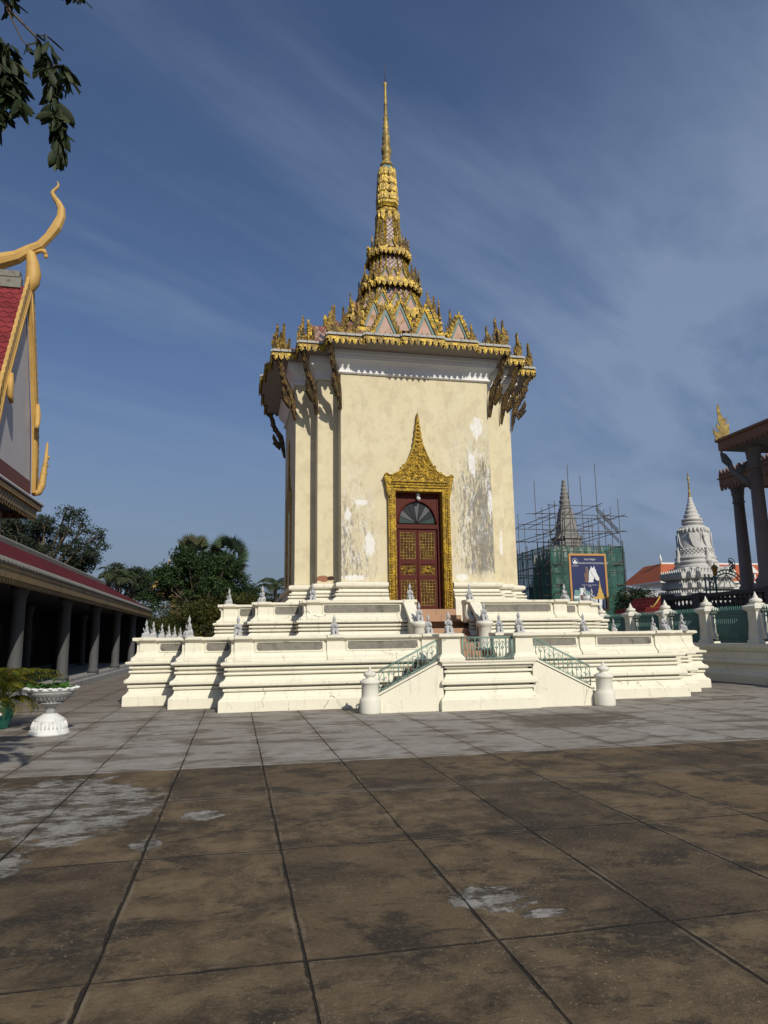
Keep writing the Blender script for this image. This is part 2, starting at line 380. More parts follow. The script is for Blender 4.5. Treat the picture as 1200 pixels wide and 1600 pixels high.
MT['tympanum'] = plain('tympanum_plaster', (.50, .34, .27), .8, var=.12, vs=5, dirt=.95, dcol=(.30, .155, .03), ds=4)

def red_roof(name, col, along, s=.22):
    """rows of rounded red tiles; 'along' = axis the rows run in"""
    t = NT(name); p = t.sep(t.pos); u = t.math('DIVIDE', p[along], s); v = t.math('DIVIDE', p[2], s*.62)
    row = t.math('FLOOR', v); off = t.math('MULTIPLY', t.math('MODULO', row, 2.0), .5)
    uu = t.math('FRACT', t.math('ADD', u, off)); vv = t.math('FRACT', v)
    du = t.math('SUBTRACT', uu, .5); arc = t.math('MULTIPLY', t.math('MULTIPLY', du, du), 1.8)
    e = t.math('ABSOLUTE', t.math('SUBTRACT', vv, arc)); w = t.white(t.comb(t.math('FLOOR', t.math('ADD', u, off)), row, .3))
    c = t.mix(w, tuple(x*.75 for x in col), tuple(x*1.2 for x in col))
    c = t.mix(t.math('MULTIPLY', t.ss(t.noise(t.pos, .8, 5, .65), .5, .75), .5), c, tuple(x*.4 for x in col))
    c = t.mix(t.ss(e, .13, .04), c, tuple(x*.25 for x in col)); t.bump(t.ss(e, 0, .3), .6, .04)
    return t.done(c, .85, 0, .12)
MT['red_gallery'] = red_roof('red_gallery_tiles', (.115, .017, .018), 1, .3)
MT['red_hall'] = red_roof('red_hall_tiles', (.22, .035, .04), 0, .55)
MT['red_small'] = red_roof('red_small_tiles', (.20, .03, .03), 1, .4)

def lattice(name, s, a, b):
    t = NT(name); p = t.sep(t.pos); h = t.math('ADD', p[0], p[1])
    u = t.math('PINGPONG', t.math('DIVIDE', t.math('ADD', h, p[2]), s), .5); v = t.math('PINGPONG', t.math('DIVIDE', t.math('SUBTRACT', h, p[2]), s), .5)
    e = t.math('MINIMUM', u, v); c = t.mix(t.ss(e, .2, .14), b, a)
    c = t.mix(t.math('MULTIPLY', t.ss(t.noise(t.pos, 1.5, 5, .7), .5, .7), .6), c, (.06, .045, .03))
    t.bump(t.ss(e, .22, .12), .8, .05); return t.done(c, .6, .1)
MT['lattice_gold'] = lattice('pierced_fascia', .42, (.33, .22, .06), (.08, .05, .02))

def wallmat():
    t = NT('stained_wall'); p = t.sep(t.pos)
    big = t.noise(t.pos, .9, 5, .6); c = t.mix(big, (.61, .535, .345), (.73, .65, .445))
    blot = t.noise(t.vec(t.pos, (1, 1, .8)), 2.2, 6, .65)
    c = t.mix(t.math('MULTIPLY', t.ss(blot, .47, .60), .5), c, (.535, .445, .29))
    mot = t.noise(t.vec(t.pos, (4, 4, 1.4), (5, 1, 2)), 1.2, 9, .76); c = t.mix(t.math('MULTIPLY', t.ss(mot, .54, .66), .30), c, (.40, .35, .26))
    c = t.mix(t.math('MULTIPLY', t.ss(t.noise(t.pos, 1.1, 4), .55, .7), .3), c, (.76, .70, .52))
    front = t.ss(p[1], 21.05, 21.0)
    # rain-washed mould on the right of the front wall and low on the left
    streak = t.noise(t.vec(t.pos, (7, 7, 1.1)), 1.6, 8, .72); fine = t.noise(t.vec(t.pos, (15, 15, 4)), 1.3, 8, .8)
    mR = t.math('MULTIPLY', t.ss(p[0], 6.0, 7.8), t.math('MULTIPLY', t.ss(p[2], 3.2, 3.9), t.ss(p[2], 9.2, 5.8)))
    mL = t.math('MULTIPLY', t.ss(p[0], 4.9, 3.2), t.math('MULTIPLY', t.ss(p[2], 3.25, 3.4), t.ss(p[2], 8.2, 4.4)))
    msk = t.math('ADD', mR, t.math('MULTIPLY', mL, .62))
    v = t.math('ADD', t.math('MULTIPLY', streak, .42), t.math('MULTIPLY', fine, .58))
    wht = t.math('MULTIPLY', t.ss(t.noise(t.vec(t.pos, (2.5, 2.5, 1)), 2.1, 6, .7), .50, .58), t.math('MULTIPLY', msk, front))
    c = t.mix(t.math('MULTIPLY', wht, .8), c, (.80, .79, .76))
    dk = t.ss(t.math('ADD', v, t.math('MULTIPLY', msk, .17)), .575, .67)
    c = t.mix(t.math('MULTIPLY', t.math('MULTIPLY', dk, t.ss(msk, .0, .35)), t.math('MULTIPLY', front, .8)), c, (.115, .11, .10))
    grey = t.math('MULTIPLY', t.ss(t.noise(t.vec(t.pos, (3.2, 3.2, 1.2), (1, 2, 3)), 1.5, 9, .75), .40, .66), t.math('MULTIPLY', t.ss(msk, .0, .5), front))
    c = t.mix(t.math('MULTIPLY', grey, .3), c, (.40, .38, .33))
    # thin streaks under the eaves
    st2 = t.math('MULTIPLY', t.ss(t.noise(t.vec(t.pos, (9, 9, .9)), 1.3, 6, .7), .60, .72), t.ss(p[2], 6.5, 8))
    c = t.mix(t.math('MULTIPLY', st2, .3), c, (.3, .26, .19))
    for cc, rr in (((7.62, 0, 8.35), (.20, None, .36)), ((3.98, 0, 4.45), (.15, None, .36)), ((7.42, 0, 7.15), (.12, None, .42)), ((8.0, 0, 5.9), (.09, None, .42)),
                   ((3.75, 0, 5.75), (.22, None, .10)), ((3.3, 0, 5.35), (.10, None, .2)), ((6.95, 0, 3.42), (.2, None, .12)), ((3.5, 0, 3.40), (.35, None, .09)), ((8.55, 0, 4.6), (.06, None, .45))):
        c = t.mix(t.math('MULTIPLY', t.math('MULTIPLY', t.ellipse(cc, rr, 1.3, 7, (1.6, 1, .55)), t.ss(fine, .36, .50)), .9), c, (.80, .79, .76))
    # plaster gone, red brick behind
    br = t.ellipse((2.62, 21.5, 3.42), (.26, .5, .10), .5, 6)
    c = t.mix(br, c, (.30, .13, .075))
    c = t.mix(t.ellipse((2.86, 21.5, 3.44), (.11, .5, .07), .4, 9), c, (.06, .02, .015))
    t.bump(t.noise(t.pos, 14, 5, .6), .18, .02)
    return t.done(c, .85)
MT['wall'] = wallmat()

def groundmat():
    t = NT('paving'); p = t.sep(t.pos)
    wx = t.math('MULTIPLY', t.math('SUBTRACT', t.noise(t.pos, 1.1, 6, .72), .5), .065)
    wy = t.math('MULTIPLY', t.math('SUBTRACT', t.noise(t.vec(t.pos, (1, 1, 1), (7, 3, 0)), .9, 6, .72), .5), .09)
    X = t.math('ADD', p[0], wx); Y = t.math('ADD', p[1], wy)
    ux = t.math('DIVIDE', t.math('SUBTRACT', X, .38), 1.03); uy = t.math('DIVIDE', t.math('SUBTRACT', Y, 3.86), 1.93)
    dx = t.math('MULTIPLY', t.math('PINGPONG', ux, .5), 1.03); dy = t.math('MULTIPLY', t.math('PINGPONG', uy, .5), 1.93)
    cell = t.white(t.comb(t.math('FLOOR', ux), t.math('FLOOR', uy), .5)); cell2 = t.white(t.comb(t.math('FLOOR', ux), t.math('FLOOR', uy), 7.5))
    jn = t.noise(t.pos, 2.2, 5, .7)
    jw = t.math('ADD', .006, t.math('MULTIPLY', t.ss(jn, .36, .68), .010))
    jy = t.math('ADD', .004, t.math('MULTIPLY', t.ss(t.noise(t.vec(t.pos, (1, 1, 1), (3, 9, 0)), 1.7, 5, .7), .36, .66), .017))
    jx_m = t.ss(dx, jw, t.math('MULTIPLY', jw, .45)); jy_m = t.ss(dy, jy, t.math('MULTIPLY', jy, .4))
    joint = t.math('MAXIMUM', jx_m, t.math('MULTIPLY', jy_m, .8))
    big = t.noise(t.pos, .55, 6, .62); mid = t.noise(t.pos, 2.6, 7, .68, .3); fine = t.noise(t.pos, 34, 5, .75); grit = t.noise(t.pos, 120, 3, .8)
    # brown foreground slabs
    c1 = t.mix(t.ss(mid, .33, .68), (.078, .055, .031), (.20, .145, .082))
    c1 = t.mix(t.math('MULTIPLY', t.ss(cell, .35, 1.), .6), c1, (.185, .128, .068)); c1 = t.mix(t.math('MULTIPLY', t.ss(cell2, .55, 1.), .5), c1, (.058, .044, .030))
    c1 = t.mix(t.math('MULTIPLY', t.ss(big, .5, .62), .75), c1, (.050, .038, .026))
    stn = t.noise(t.vec(t.pos, (1, 1.25, 1), (4, 1, 0)), 1.15, 10, .74, .25); c1 = t.mix(t.math('MULTIPLY', t.ss(stn, .50, .60), .9), c1, (.036, .029, .021))
    stn2 = t.noise(t.vec(t.pos, (1, 2.2, 1), (9, 5, 0)), 2.4, 10, .78, .3); c1 = t.mix(t.math('MULTIPLY', t.ss(stn2, .55, .64), .8), c1, (.034, .027, .020))
    stn3 = t.noise(t.vec(t.pos, (1, 1.6, 1), (2, 8, 0)), 1.7, 9, .75); c1 = t.mix(t.math('MULTIPLY', t.ss(stn3, .56, .66), .5), c1, (.205, .158, .10))
    c1 = t.mix(t.math('MULTIPLY', t.ss(fine, .50, .70), .5), c1, (.235, .185, .125))
    c1 = t.mix(t.math('MULTIPLY', t.ss(grit, .50, .66), .7), c1, (.026, .020, .014))
    peb = t.vor(t.pos, 34); c1 = t.mix(t.math('MULTIPLY', t.math('MULTIPLY', t.ss(peb, .19, .10), t.ss(t.noise(t.pos, .9, 4), .45, .58)), t.ss(t.noise(t.pos, 17, 2), .42, .62)), c1, t.mix(t.white(t.vec(t.pos, (3, 3, 3))), (.40, .27, .11), (.42, .38, .32)))
    # grey apron round the terrace
    c2 = t.mix(t.ss(mid, .3, .7), (.25, .228, .197), (.36, .338, .305))
    c2 = t.mix(t.math('MULTIPLY', cell2, .4), c2, (.275, .24, .195))
    edge = t.math('MINIMUM', dx, dy)
    soil = t.ss(t.math('ADD', t.noise(t.vec(t.pos, (.55, 1.5, 1)), 1.15, 8, .72, .4), t.ss(edge, .25, 0., 0, .06)), .515, .60)
    c2 = t.mix(t.math('MULTIPLY', soil, .75), c2, (.125, .098, .07))
    c2 = t.mix(t.math('MULTIPLY', t.ss(t.noise(t.vec(t.pos, (.6, 2, 1)), 3.5, 7, .75), .56, .64), .5), c2, (.165, .14, .115))
    c2 = t.mix(t.math('MULTIPLY', t.ellipse((6.3, 12.9, 0), (1.3, 1.1, None), 1.5, 3, (.5, 1.6, 1)), .8), c2, (.11, .085, .062))
    c2 = t.mix(t.math('MULTIPLY', t.ss(p[1], 14.5, 22), .55), c2, (.15, .12, .095))
    c2 = t.mix(t.math('MULTIPLY', t.ss(fine, .55, .75), .3), c2, (.15, .13, .11))
    far = t.ss(t.math('ADD', Y, t.math('MULTIPLY', t.math('SUBTRACT', t.noise(t.pos, 3.5, 8, .8), .5), .22)), 9.49, 9.55)
    # pale skim of cement left on the brown slabs
    pt = t.ellipse((-1.85, 7.75, 0), (1.15, 1.45, None), .75, 2.0)
    for cc, rr, w in (((-.27, 7.05, 0), (.20, .20, None), .6), ((-.66, 6.2, 0), (.13, .17, None), .6), ((1.60, 4.42, 0), (.26, .20, None), 1.1), ((1.80, 4.14, 0), (.15, .07, None), .7), ((-1.75, 5.9, 0), (.3, .35, None), .8)):
        pt = t.math('MAXIMUM', pt, t.ellipse(cc, rr, w, 7))
    pt = t.math('MULTIPLY', pt, t.ss(t.noise(t.vec(t.pos, (1, 1.9, 1)), 3.2, 12, .82), .42, .50))
    c1 = t.mix(t.math('MULTIPLY', pt, .88), c1, t.mix(t.ss(t.noise(t.pos, 6, 8, .8), .35, .62), (.17, .155, .13), (.37, .35, .32)))
    band = t.math('MULTIPLY', t.ss(t.math('ABSOLUTE', t.math('SUBTRACT', Y, 7.72)), .10, .055), t.ss(t.noise(t.pos, 3.1, 6, .7), .34, .56))
    c1 = t.mix(t.math('MULTIPLY', band, .6), c1, (.19, .155, .115))
    weed = t.ellipse((1.80, 3.65, 0), (.03, .38, None), 1.2, 9); c1 = t.mix(t.math('MULTIPLY', weed, t.ss(fine, .48, .66)), c1, (.21, .155, .075))
    wid = t.math('MULTIPLY', t.ss(t.math('MINIMUM', dx, dy), .11, .02), t.ss(t.noise(t.pos, 4, 6, .7), .42, .62))
    c1 = t.mix(t.math('MULTIPLY', wid, .5), c1, (.035, .028, .021))
    c = t.mix(far, c1, c2)
    rim = t.math('MULTIPLY', t.ss(joint, .2, .6), .0)
    c = t.mix(t.math('MULTIPLY', joint, .92), c, (.022, .018, .014))
    lip = t.math('MULTIPLY', t.ss(t.math('ABSOLUTE', t.math('SUBTRACT', t.math('MINIMUM', dx, dy), .026)), .012, .004), t.ss(t.noise(t.pos, 2.7, 6, .7), .48, .6)); c = t.mix(t.math('MULTIPLY', lip, .45), c, (.24, .195, .14))
    crumbs = t.math('MULTIPLY', t.ss(t.math('MINIMUM', dx, dy), .055, .02), t.ss(t.vor(t.pos, 38), .20, .10))
    c = t.mix(t.math('MULTIPLY', crumbs, t.ss(t.noise(t.pos, 1.9, 4, .6), .46, .6)), c, (.30, .25, .19))
    h = t.math('ADD', t.math('MULTIPLY', joint, -1.6), t.math('ADD', t.math('MULTIPLY', fine, .3), t.math('ADD', t.math('MULTIPLY', pt, .35), t.math('MULTIPLY', mid, .35))))
    h = t.math('ADD', h, t.math('MULTIPLY', far, .9)); h = t.math('ADD', h, t.math('MULTIPLY', t.ss(cell, 0, 1), .25))
    t.bump(h, .9, .03)
    return t.done(c, .85, 0, .25)
MT['ground'] = groundmat()

def netmat():
    t = NT('scaffold_net'); p = t.sep(t.pos)
    fold = t.noise(t.vec(t.pos, (1.4, 1.4, .5)), 1.2, 6, .65); c = t.mix(fold, (.016, .07, .055), (.065, .175, .135))
    seam = t.math('PINGPONG', t.math('DIVIDE', p[2], 1.9), .5); c = t.mix(t.ss(seam, .05, .02), c, (.03, .09, .075))
    t.done(c, .8, 0, .2)
    tr = t.N.new('ShaderNodeBsdfTransparent'); mx = t.N.new('ShaderNodeMixShader')
    t.set(mx.inputs[0], t.ss(fold, .2, .8, .52, .80)); t.L.new(tr.outputs[0], mx.inputs[1]); t.L.new(t.b.outputs[0], mx.inputs[2])
    t.L.new(mx.outputs[0], t.N['Material Output'].inputs[0]); return t.mat
MT['net'] = netmat()

# ------------------------------------------------------------------ ground
g = MB(); g.add([(-500, -60, 0), (500, -60, 0), (500, 900, 0), (-500, 900, 0)], [(0, 1, 2, 3)])
tag(g.build('paving', MT['ground']), kind='structure')
CX, CY = 5.57, 24.7

# ------------------------------------------------------------------ terraces
def arc(cx, cz, r, a0, a1, n=5):
    return [(cx+r*cos(rad(a0+(a1-a0)*i/n)), cz+r*sin(rad(a0+(a1-a0)*i/n))) for i in range(n+1)]
LC = [(5.92, 8.3), (7.1, 7.1), (8.3, 5.92)]
BASE_SEC = [(0, 0), (0, .23), (-.015, .25), (-.03, .27), (-.075, .30), (-.11, .35), (-.13, .42), (-.155, .425), (-.155, .44), (-.10, .445), (-.09, .485), (-.10, .505), (-.17, .51), (-.17, .545),
            (-.045, .55), (-.02, .57), (-.02, .625), (-.05, .655), (-.10, .68), (-.14, .73), (-.15, .775), (-.19, .78), (-.19, .80), (-.12, .805), (-.105, .83), (-.12, .86), (-.19, .865), (-.19, .905), (-.125, .91), (-.115, .935), (-.125, .965), (-.20, .97), (-.20, 1.0), (-.05, 1.015), (-.03, 1.04), (-.03, 1.07), (-.05, 1.085)]
PAR_SEC = [(.262, 1.075), (.14, 1.11), (.14, 1.17), (.11, 1.185), (.06, 1.22), (.02, 1.275), (0, 1.33), (0, 1.53), (.025, 1.55), (.06, 1.585), (.12, 1.60), (.125, 1.61), (.125, 1.665), (.115, 1.67), (-.29, 1.67), (-.29, 1.6), (-.21, 1.58), (-.21, 1.0), (.0, 1.0)]
def platform(name, label, cs, base_sec, par_sec, gap, floor_z, floor_in, front_gap_base, pil, pilw, pan_z, inset):
    pan_d = 0; cp = [(x-inset, y-inset) for x, y in cs]
    root = thing(name, label, 'terrace', (CX, CY, 0))
    m = MB(); m.sweep(outline(cs) if not front_gap_base else open_front(cs, front_gap_base), base_sec, closed=not front_gap_base, caps=False)
    m.build('base_moulding', MT['base_white'], root)
    m = MB(); m.sweep(open_front(cp, gap), par_sec, sec_closed=True); m.build('parapet', MT['base_white'], root)
    m = MB(); fo = [(x, y, floor_z) for x, y in outline([(x-floor_in, y-floor_in) for x, y in cs])]
    m.add(fo, [tuple(range(len(fo)))]); m.build('floor', MT['tile'], root)
    top = [s for s in par_sec]
    # pilasters: short straight runs of the parapet's own section, a little proud
    for (px, py, ang) in pil:
        m = MB(); dx, dy = cos(ang), sin(ang)
        sec = [(d+.05 if d > -.1 else d-.004, z+(.012 if z > par_sec[8][1] else 0)) for d, z in par_sec[1:]]
        m.sweep([(px-dx*pilw/2, py-dy*pilw/2), (px+dx*pilw/2, py+dy*pilw/2)], sec, sec_closed=True)
        m.build('pilaster', MT['base_white'], root)
    # rough stone panels between the pilasters, set in a raised frame
    for (ax, ay, bx, by, ang) in panels_between(cp, gap, pil, pilw):
        L = math.hypot(bx-ax, by-ay)
        if L < .35: continue
        c = ((ax+bx)/2, (ay+by)/2); hw = L/2-.1; z0, z1 = pan_z; dd = pan_d; ch = .05
        M = RZ(ang, (c[0], c[1], 0))
        m = MB(); m.prism([(-hw+ch, z0), (hw-ch, z0), (hw, z0+ch), (hw, z1-ch), (hw-ch, z1), (-hw+ch, z1), (-hw, z1-ch), (-hw, z0+ch)], -dd-.006, -dd+.05)
        m.build('stone_panel', MT['stone'], root, M)
        m = MB(); w = .035; o = -dd-.028
        m.box(-hw-w, hw+w, o, -dd+.03, z1+.0, z1+w); m.box(-hw-w, hw+w, o, -dd+.03, z0-w, z0)
        m.box(-hw-w, -hw, o, -dd+.03, z0, z1); m.box(hw, hw+w, o, -dd+.03, z0, z1)
        m.build('panel_frame', MT['base_white'], root, M)
    return root
def panels_between(cs, gap, pil, pilw):
    path = open_front(cs, gap); out = []
    for i in range(len(path)-1):
        a, b = Vector(path[i]), Vector(path[i+1]); d = b-a; L = d.length
        if L < .3: continue
        u = d/L; nrm = Vector((u.y, -u.x))
        if nrm.y > .5: continue                    # rear faces are never seen
        ts = [0, L]
        for px, py, an in pil:
            q = Vector((px, py))-a
            if abs(q.dot(nrm)) < .05 and -.01 < q.dot(u) < L+.01: ts += [max(0, q.dot(u)-pilw/2), min(L, q.dot(u)+pilw/2)]
        ts.sort()
        for k in range(len(ts)-1):
            if k % 2 == (0 if len(ts) % 2 == 0 else 0):
                s0, s1 = ts[k], ts[k+1]
                p, q = a+u*s0, a+u*s1; out.append((p.x, p.y, q.x, q.y, math.atan2(u.y, u.x)))
    return out
def pil_for(cs, xs, w, ins):
    P = [(x, -cs[0][1], 0) for x in xs]
    for i, (x, y) in enumerate(cs):
        e = w/2+ins
        P.append((x-e, -y, 0)); P.append((-(x-e), -y, 0))
        P.append((x, -(y-e), pi/2)); P.append((-x, -(y-e), -pi/2))
    x, y = cs[-1]
    for yy in (-3.3, -1.1, 1.1, 3.3): P.append((x, yy, pi/2)); P.append((-x, yy, -pi/2))
    return P
lower = platform('lower_terrace', 'wide cream stepped-plan lower terrace with moulded base standing on the paving', LC, BASE_SEC, PAR_SEC, .72, 1.04, .45, 0,
                 pil_for([(x-.31, y-.31) for x, y in LC], (-3.25, -.93, .93, 3.25), .40, .02), .40, (1.335, 1.525), .31)
UC = [(3.85, 6.05), (5.1, 5.1), (6.05, 3.85)]
UB = [(.22, 1.0), (.22, 1.62), (.20, 1.66), (.14, 1.71), (.09, 1.77), (.04, 1.775), (.04, 1.80), (.12, 1.805), (.13, 1.83), (.12, 1.86), (.03, 1.865), (.03, 1.90), (.11, 1.905), (.12, 1.93), (.11, 1.96), (.02, 1.965), (.02, 1.995), (.15, 2.005), (.17, 2.03), (.16, 2.075)]
UP = [(.258, 2.068), (.13, 2.10), (.13, 2.13), (.10, 2.15), (.04, 2.19), (0, 2.26), (0, 2.485), (.02, 2.50), (.08, 2.53), (.10, 2.54), (.10, 2.60), (-.3, 2.60), (-.3, 2.5), (-.24, 2.48), (-.24, 1.98), (0, 1.98)]
upper = platform('upper_terrace', 'smaller cream upper terrace with stone panels raised behind the lower parapet', UC, UB, UP, .70, 2.02, .2, .74,
                 pil_for([(x-.1, y-.1) for x, y in UC], (-.9, .9), .36, .02), .36, (2.265, 2.475), .10)

# ------------------------------------------------------------------ front stairs with landing
st = thing('front_staircase', 'double flight cream front staircase with a central landing block and green rails', 'staircase', (CX, 15.0, 0))
m = MB()
path = [(-1.15, 1.6), (-1.15, 0), (1.15, 0), (1.15, 1.6)]
m.sweep(path, BASE_SEC[:-1]+[(-.05, 1.05)], caps=False); m.build('landing_block', MT['base_white'], st)
m = MB(); m.box(-1.095, 1.095, .055, 1.6, .97, 1.047); m.build('landing_ledge', MT['base_white'], st)
m = MB(); m.box(-.56, .56, .22, 1.75, 1.0, 1.055); m.build('landing_floor', MT['tile'], st)
for sx in (-1, 1):
    m = MB(); c = (sx*.87, .32)
    for (r0, z0, r1, z1) in ((.295, 1.055, .295, 1.13), (.295, 1.13, .225, 1.22), (.22, 1.22, .205, 1.56), (.205, 1.56, .28, 1.60), (.29, 1.60, .29, 1.655), (.29, 1.655, .24, 1.67)):
        m.loft([[(c[0]-r0, c[1]-r0, z0), (c[0]+r0, c[1]-r0, z0), (c[0]+r0, c[1]+r0, z0), (c[0]-r0, c[1]+r0, z0)], [(c[0]-r1, c[1]-r1, z1), (c[0]+r1, c[1]-r1, z1), (c[0]+r1, c[1]+r1, z1), (c[0]-r1, c[1]+r1, z1)]])
    m.build('pedestal', MT['base_white'], st)
    m = MB(); m.prism([(sx*2.62, 0), (sx*2.62, .30), (sx*1.06, 1.06), (sx*1.06, 0)], .14, .26)
    m.build('flank_wall', MT['base_white'], st)
    m = MB(); m.prism([(sx*2.55, .36), (sx*2.55, .40), (sx*1.1, 1.105), (sx*1.1, 1.065)], .12, .28); m.build('flank_coping', MT['base_white'], st)
    m = MB()
    for k in range(6):
        x1 = 2.66-.27*k; z1 = .175*(k+1); w = .32
        m.prism([(sx*1.08, z1-.05), (sx*(x1+.04), z1-.05), (sx*(x1+.04), z1), (sx*1.08, z1)], .27, 1.45)
        m.prism([(sx*1.08, z1-.175), (sx*x1, z1-.175), (sx*x1, z1-.05), (sx*1.08, z1-.05)], .28, 1.44)
    m.build('steps', MT['brick'], st)
def rail(parent, a, b, y, h, nb, name='railing'):
    """green iron panel from a=(x,z) to b: rails, uprights, hoops and little trefoils"""
    m = MB(); (x0, z0), (x1, z1) = a, b; s = (z1-z0)/(x1-x0)
    P = lambda x, t: (x, y, z0+(x-x0)*s+t)
    for t, r in ((h, .015), (.03, .010), (h*.93, .006)): m.tube([P(x0, t), P(x1, t)], r, 6)
    dx = (x1-x0)/nb
    for k in range(nb+1): m.tube([P(x0+dx*k, 0), P(x0+dx*k, h)], .011 if k % 2 == 0 or k in (0, nb) else .008, 5)
    for k in range(nb):
        xa = x0+dx*k; w = dx
        m.tube([P(xa+w*(.5-.5*cos(pi*i/12)), h*(.42+.40*sin(pi*i/12))) for i in range(13)], .007, 4)
        m.tube([P(xa+w*(.5-.5*cos(pi*i/12)), h*(.45-.36*sin(pi*i/12))) for i in range(13)], .007, 4)
        xm = xa+w/2; m.tube([P(xm, h*.08), P(xm, h*.82)], .009, 4)
        for q in (-1, 1): m.tube([P(xm, h*.42), P(xm+q*w*.10, h*.54), P(xm+q*w*.19, h*.58), P(xm+q*w*.2, h*.50)], .008, 4)
    return m.build(name, MT['iron'], parent)
rail(st, (-2.5, .42), (-1.18, 1.07), .2, .46, 6); rail(st, (2.5, .42), (1.18, 1.07), .2, .46, 6)
rail(st, (-.58, 1.075), (.58, 1.075), .16, .50, 8)
for sx in (-1, 1):
    m = MB(); m.tube([(sx*.6, .16, 1.06), (sx*.6, .16, 1.6)], .016, 6)
    m.tube([(sx*.62, .6, 1.06), (sx*.62, .6, 1.6), (sx*.62, 1.5, 1.6), (sx*.62, 1.5, 1.06)], .015, 6); m.build('side_rail', MT['iron'], st)
m = MB(); m.lathe([(.225, 0), (.23, .03), (.23, .27), (.215, .31), (.19, .34), (.185, .38), (.182, .60), (.19, .61), (.215, .635), (.22, .66), (.21, .685), (.17, .70), (.165, .72), (.09, .735), (.085, .755), (.13, .79), (.145, .82), (.13, .85), (.08, .88), (.06, .89), (.035, .91), (.03, .935), (.022, .965), (.004, .99)], n=28)
b1 = m.build('bollard', MT['post_white']); b1.location = (2.86, 15.14, 0)
tag(b1, 'round cream bollard with pointed finial at the foot of the left front flight', 'bollard', 'bollards at the foot of the front stairs')
b2 = copy_tree(b1, loc=(8.30, 15.0, 0), label='round cream bollard with pointed finial at the foot of the right front flight')

# ------------------------------------------------------------------ upper stairs
us = thing('upper_staircase', 'tan tiled upper staircase with cream balustrades rising to the red door', 'staircase', (CX, 0, 0))
m = MB()
for k in range(7):
    y0 = 17.2+.52*k; z1 = 1.04+.197*(k+1)
    for j in range(3):
        xx = -.94+j*.627; m.box(xx+.004, xx+.623, y0, 21.2, z1-.194, z1)
m.build('steps', MT['tile'], us, bevel=.008)
m = MB(); m.box(-.935, .935, 17.21, 21.1, 1.0, 1.23); 
for k in range(7): m.box(-.935, .935, 17.21+.52*k, 21.1, 1.02+.197*k, 1.03+.197*(k+1))
m.build('step_core', MT['brick'], us)
for sx in (-1, 1):
    m = MB(); x = sx*.95
    m.prism([(17.9, 1.05), (17.9, 1.86), (18.75, 2.47), (19.0, 2.47), (19.0, 2.0), (18.9, 1.6), (18.4, 1.3), (18.2, 1.05)], x-.07, x+.07, 'x')
    m.prism([(17.85, 1.93), (17.85, 2.0), (18.72, 2.62), (18.98, 2.62), (18.98, 2.54), (18.75, 2.54)], x-.15, x+.15, 'x')
    m.build('balustrade', MT['base_white'], us)
    m = MB()
    for k in range(4): m.prism([(17.98+.2*k, 1.45+.14*k), (18.1+.2*k, 1.53+.14*k), (18.1+.2*k, 1.88+.14*k), (17.98+.2*k, 1.79+.14*k)], x-sx*.078-.004, x-sx*.078+.004, 'x')
    m.build('baluster_gap', MT['stone'], us)
    m = MB(); m.lathe([(.2, 1.05), (.2, 1.25), (.165, 1.30), (.165, 1.82), (.18, 1.84), (.225, 1.90), (.235, 1.94), (.225, 1.975), (.16, 2.0)], (x-sx*.05, 17.75, 0), 24); m.build('pillar', MT['post_white'], us)

# ------------------------------------------------------------------ temple
tp = thing('temple', 'tall cream square temple with gilded tiered spire and a red double door', 'temple', (CX, CY, 0))
WC = [(2.47, 3.78), (3.13, 3.13), (3.78, 2.47)]
m = MB(); m.sweep(open_front(WC, .80), [(0, 2.0), (0, 10.02), (-.45, 10.02), (-.45, 2.0)], sec_closed=True)
m.box(-.80, .80, -3.78, -3.33, 6.22, 10.02); m.build('wall', MT['wall'], tp)
m = MB()
PL = [(.02, 2.0), (.30, 2.0), (.30, 2.72), (.285, 2.75), (.24, 2.78), (.19, 2.82), (.14, 2.825), (.14, 2.85), (.21, 2.86), (.22, 2.89), (.21, 2.92), (.12, 2.925), (.12, 2.96), (.18, 2.97), (.17, 3.0), (.10, 3.01), (.08, 3.05), (.08, 3.10), (.16, 3.11), (.19, 3.15), (.19, 3.22), (.16, 3.25), (.02, 3.28)]
m.sweep(open_front(WC, 1.04), PL, sec_closed=True); m.build('plinth', MT['base_white'], tp)
m = MB()
CO = [(.02, 9.93), (.05, 9.94), (.085, 9.97), (.085, 10.0), (.05, 10.03), (.055, 10.08), (.075, 10.16), (.12, 10.25), (.19, 10.33), (.24, 10.37), (.24, 10.42), (.26, 10.44), (.265, 10.52), (.29, 10.54), (.29, 10.66), (.02, 10.66)]
m.sweep(outline(WC), CO, closed=True, sec_closed=True); m.build('cornice', MT['cornice'], tp)
EC = [(.68, 4.88), (1.85, 4.76), (3.0, 4.6), (3.83, 3.83), (4.6, 3.0), (4.76, 1.85), (4.88, .68)]
m = MB(); eo = outline(EC)
m.loft([[(x, y, z) for x, y in outline([(a-d, b-d) for a, b in EC])] for d, z in ((.06, 10.67), (.03, 10.84))]); m.build('soffit', MT['soffit'], tp)
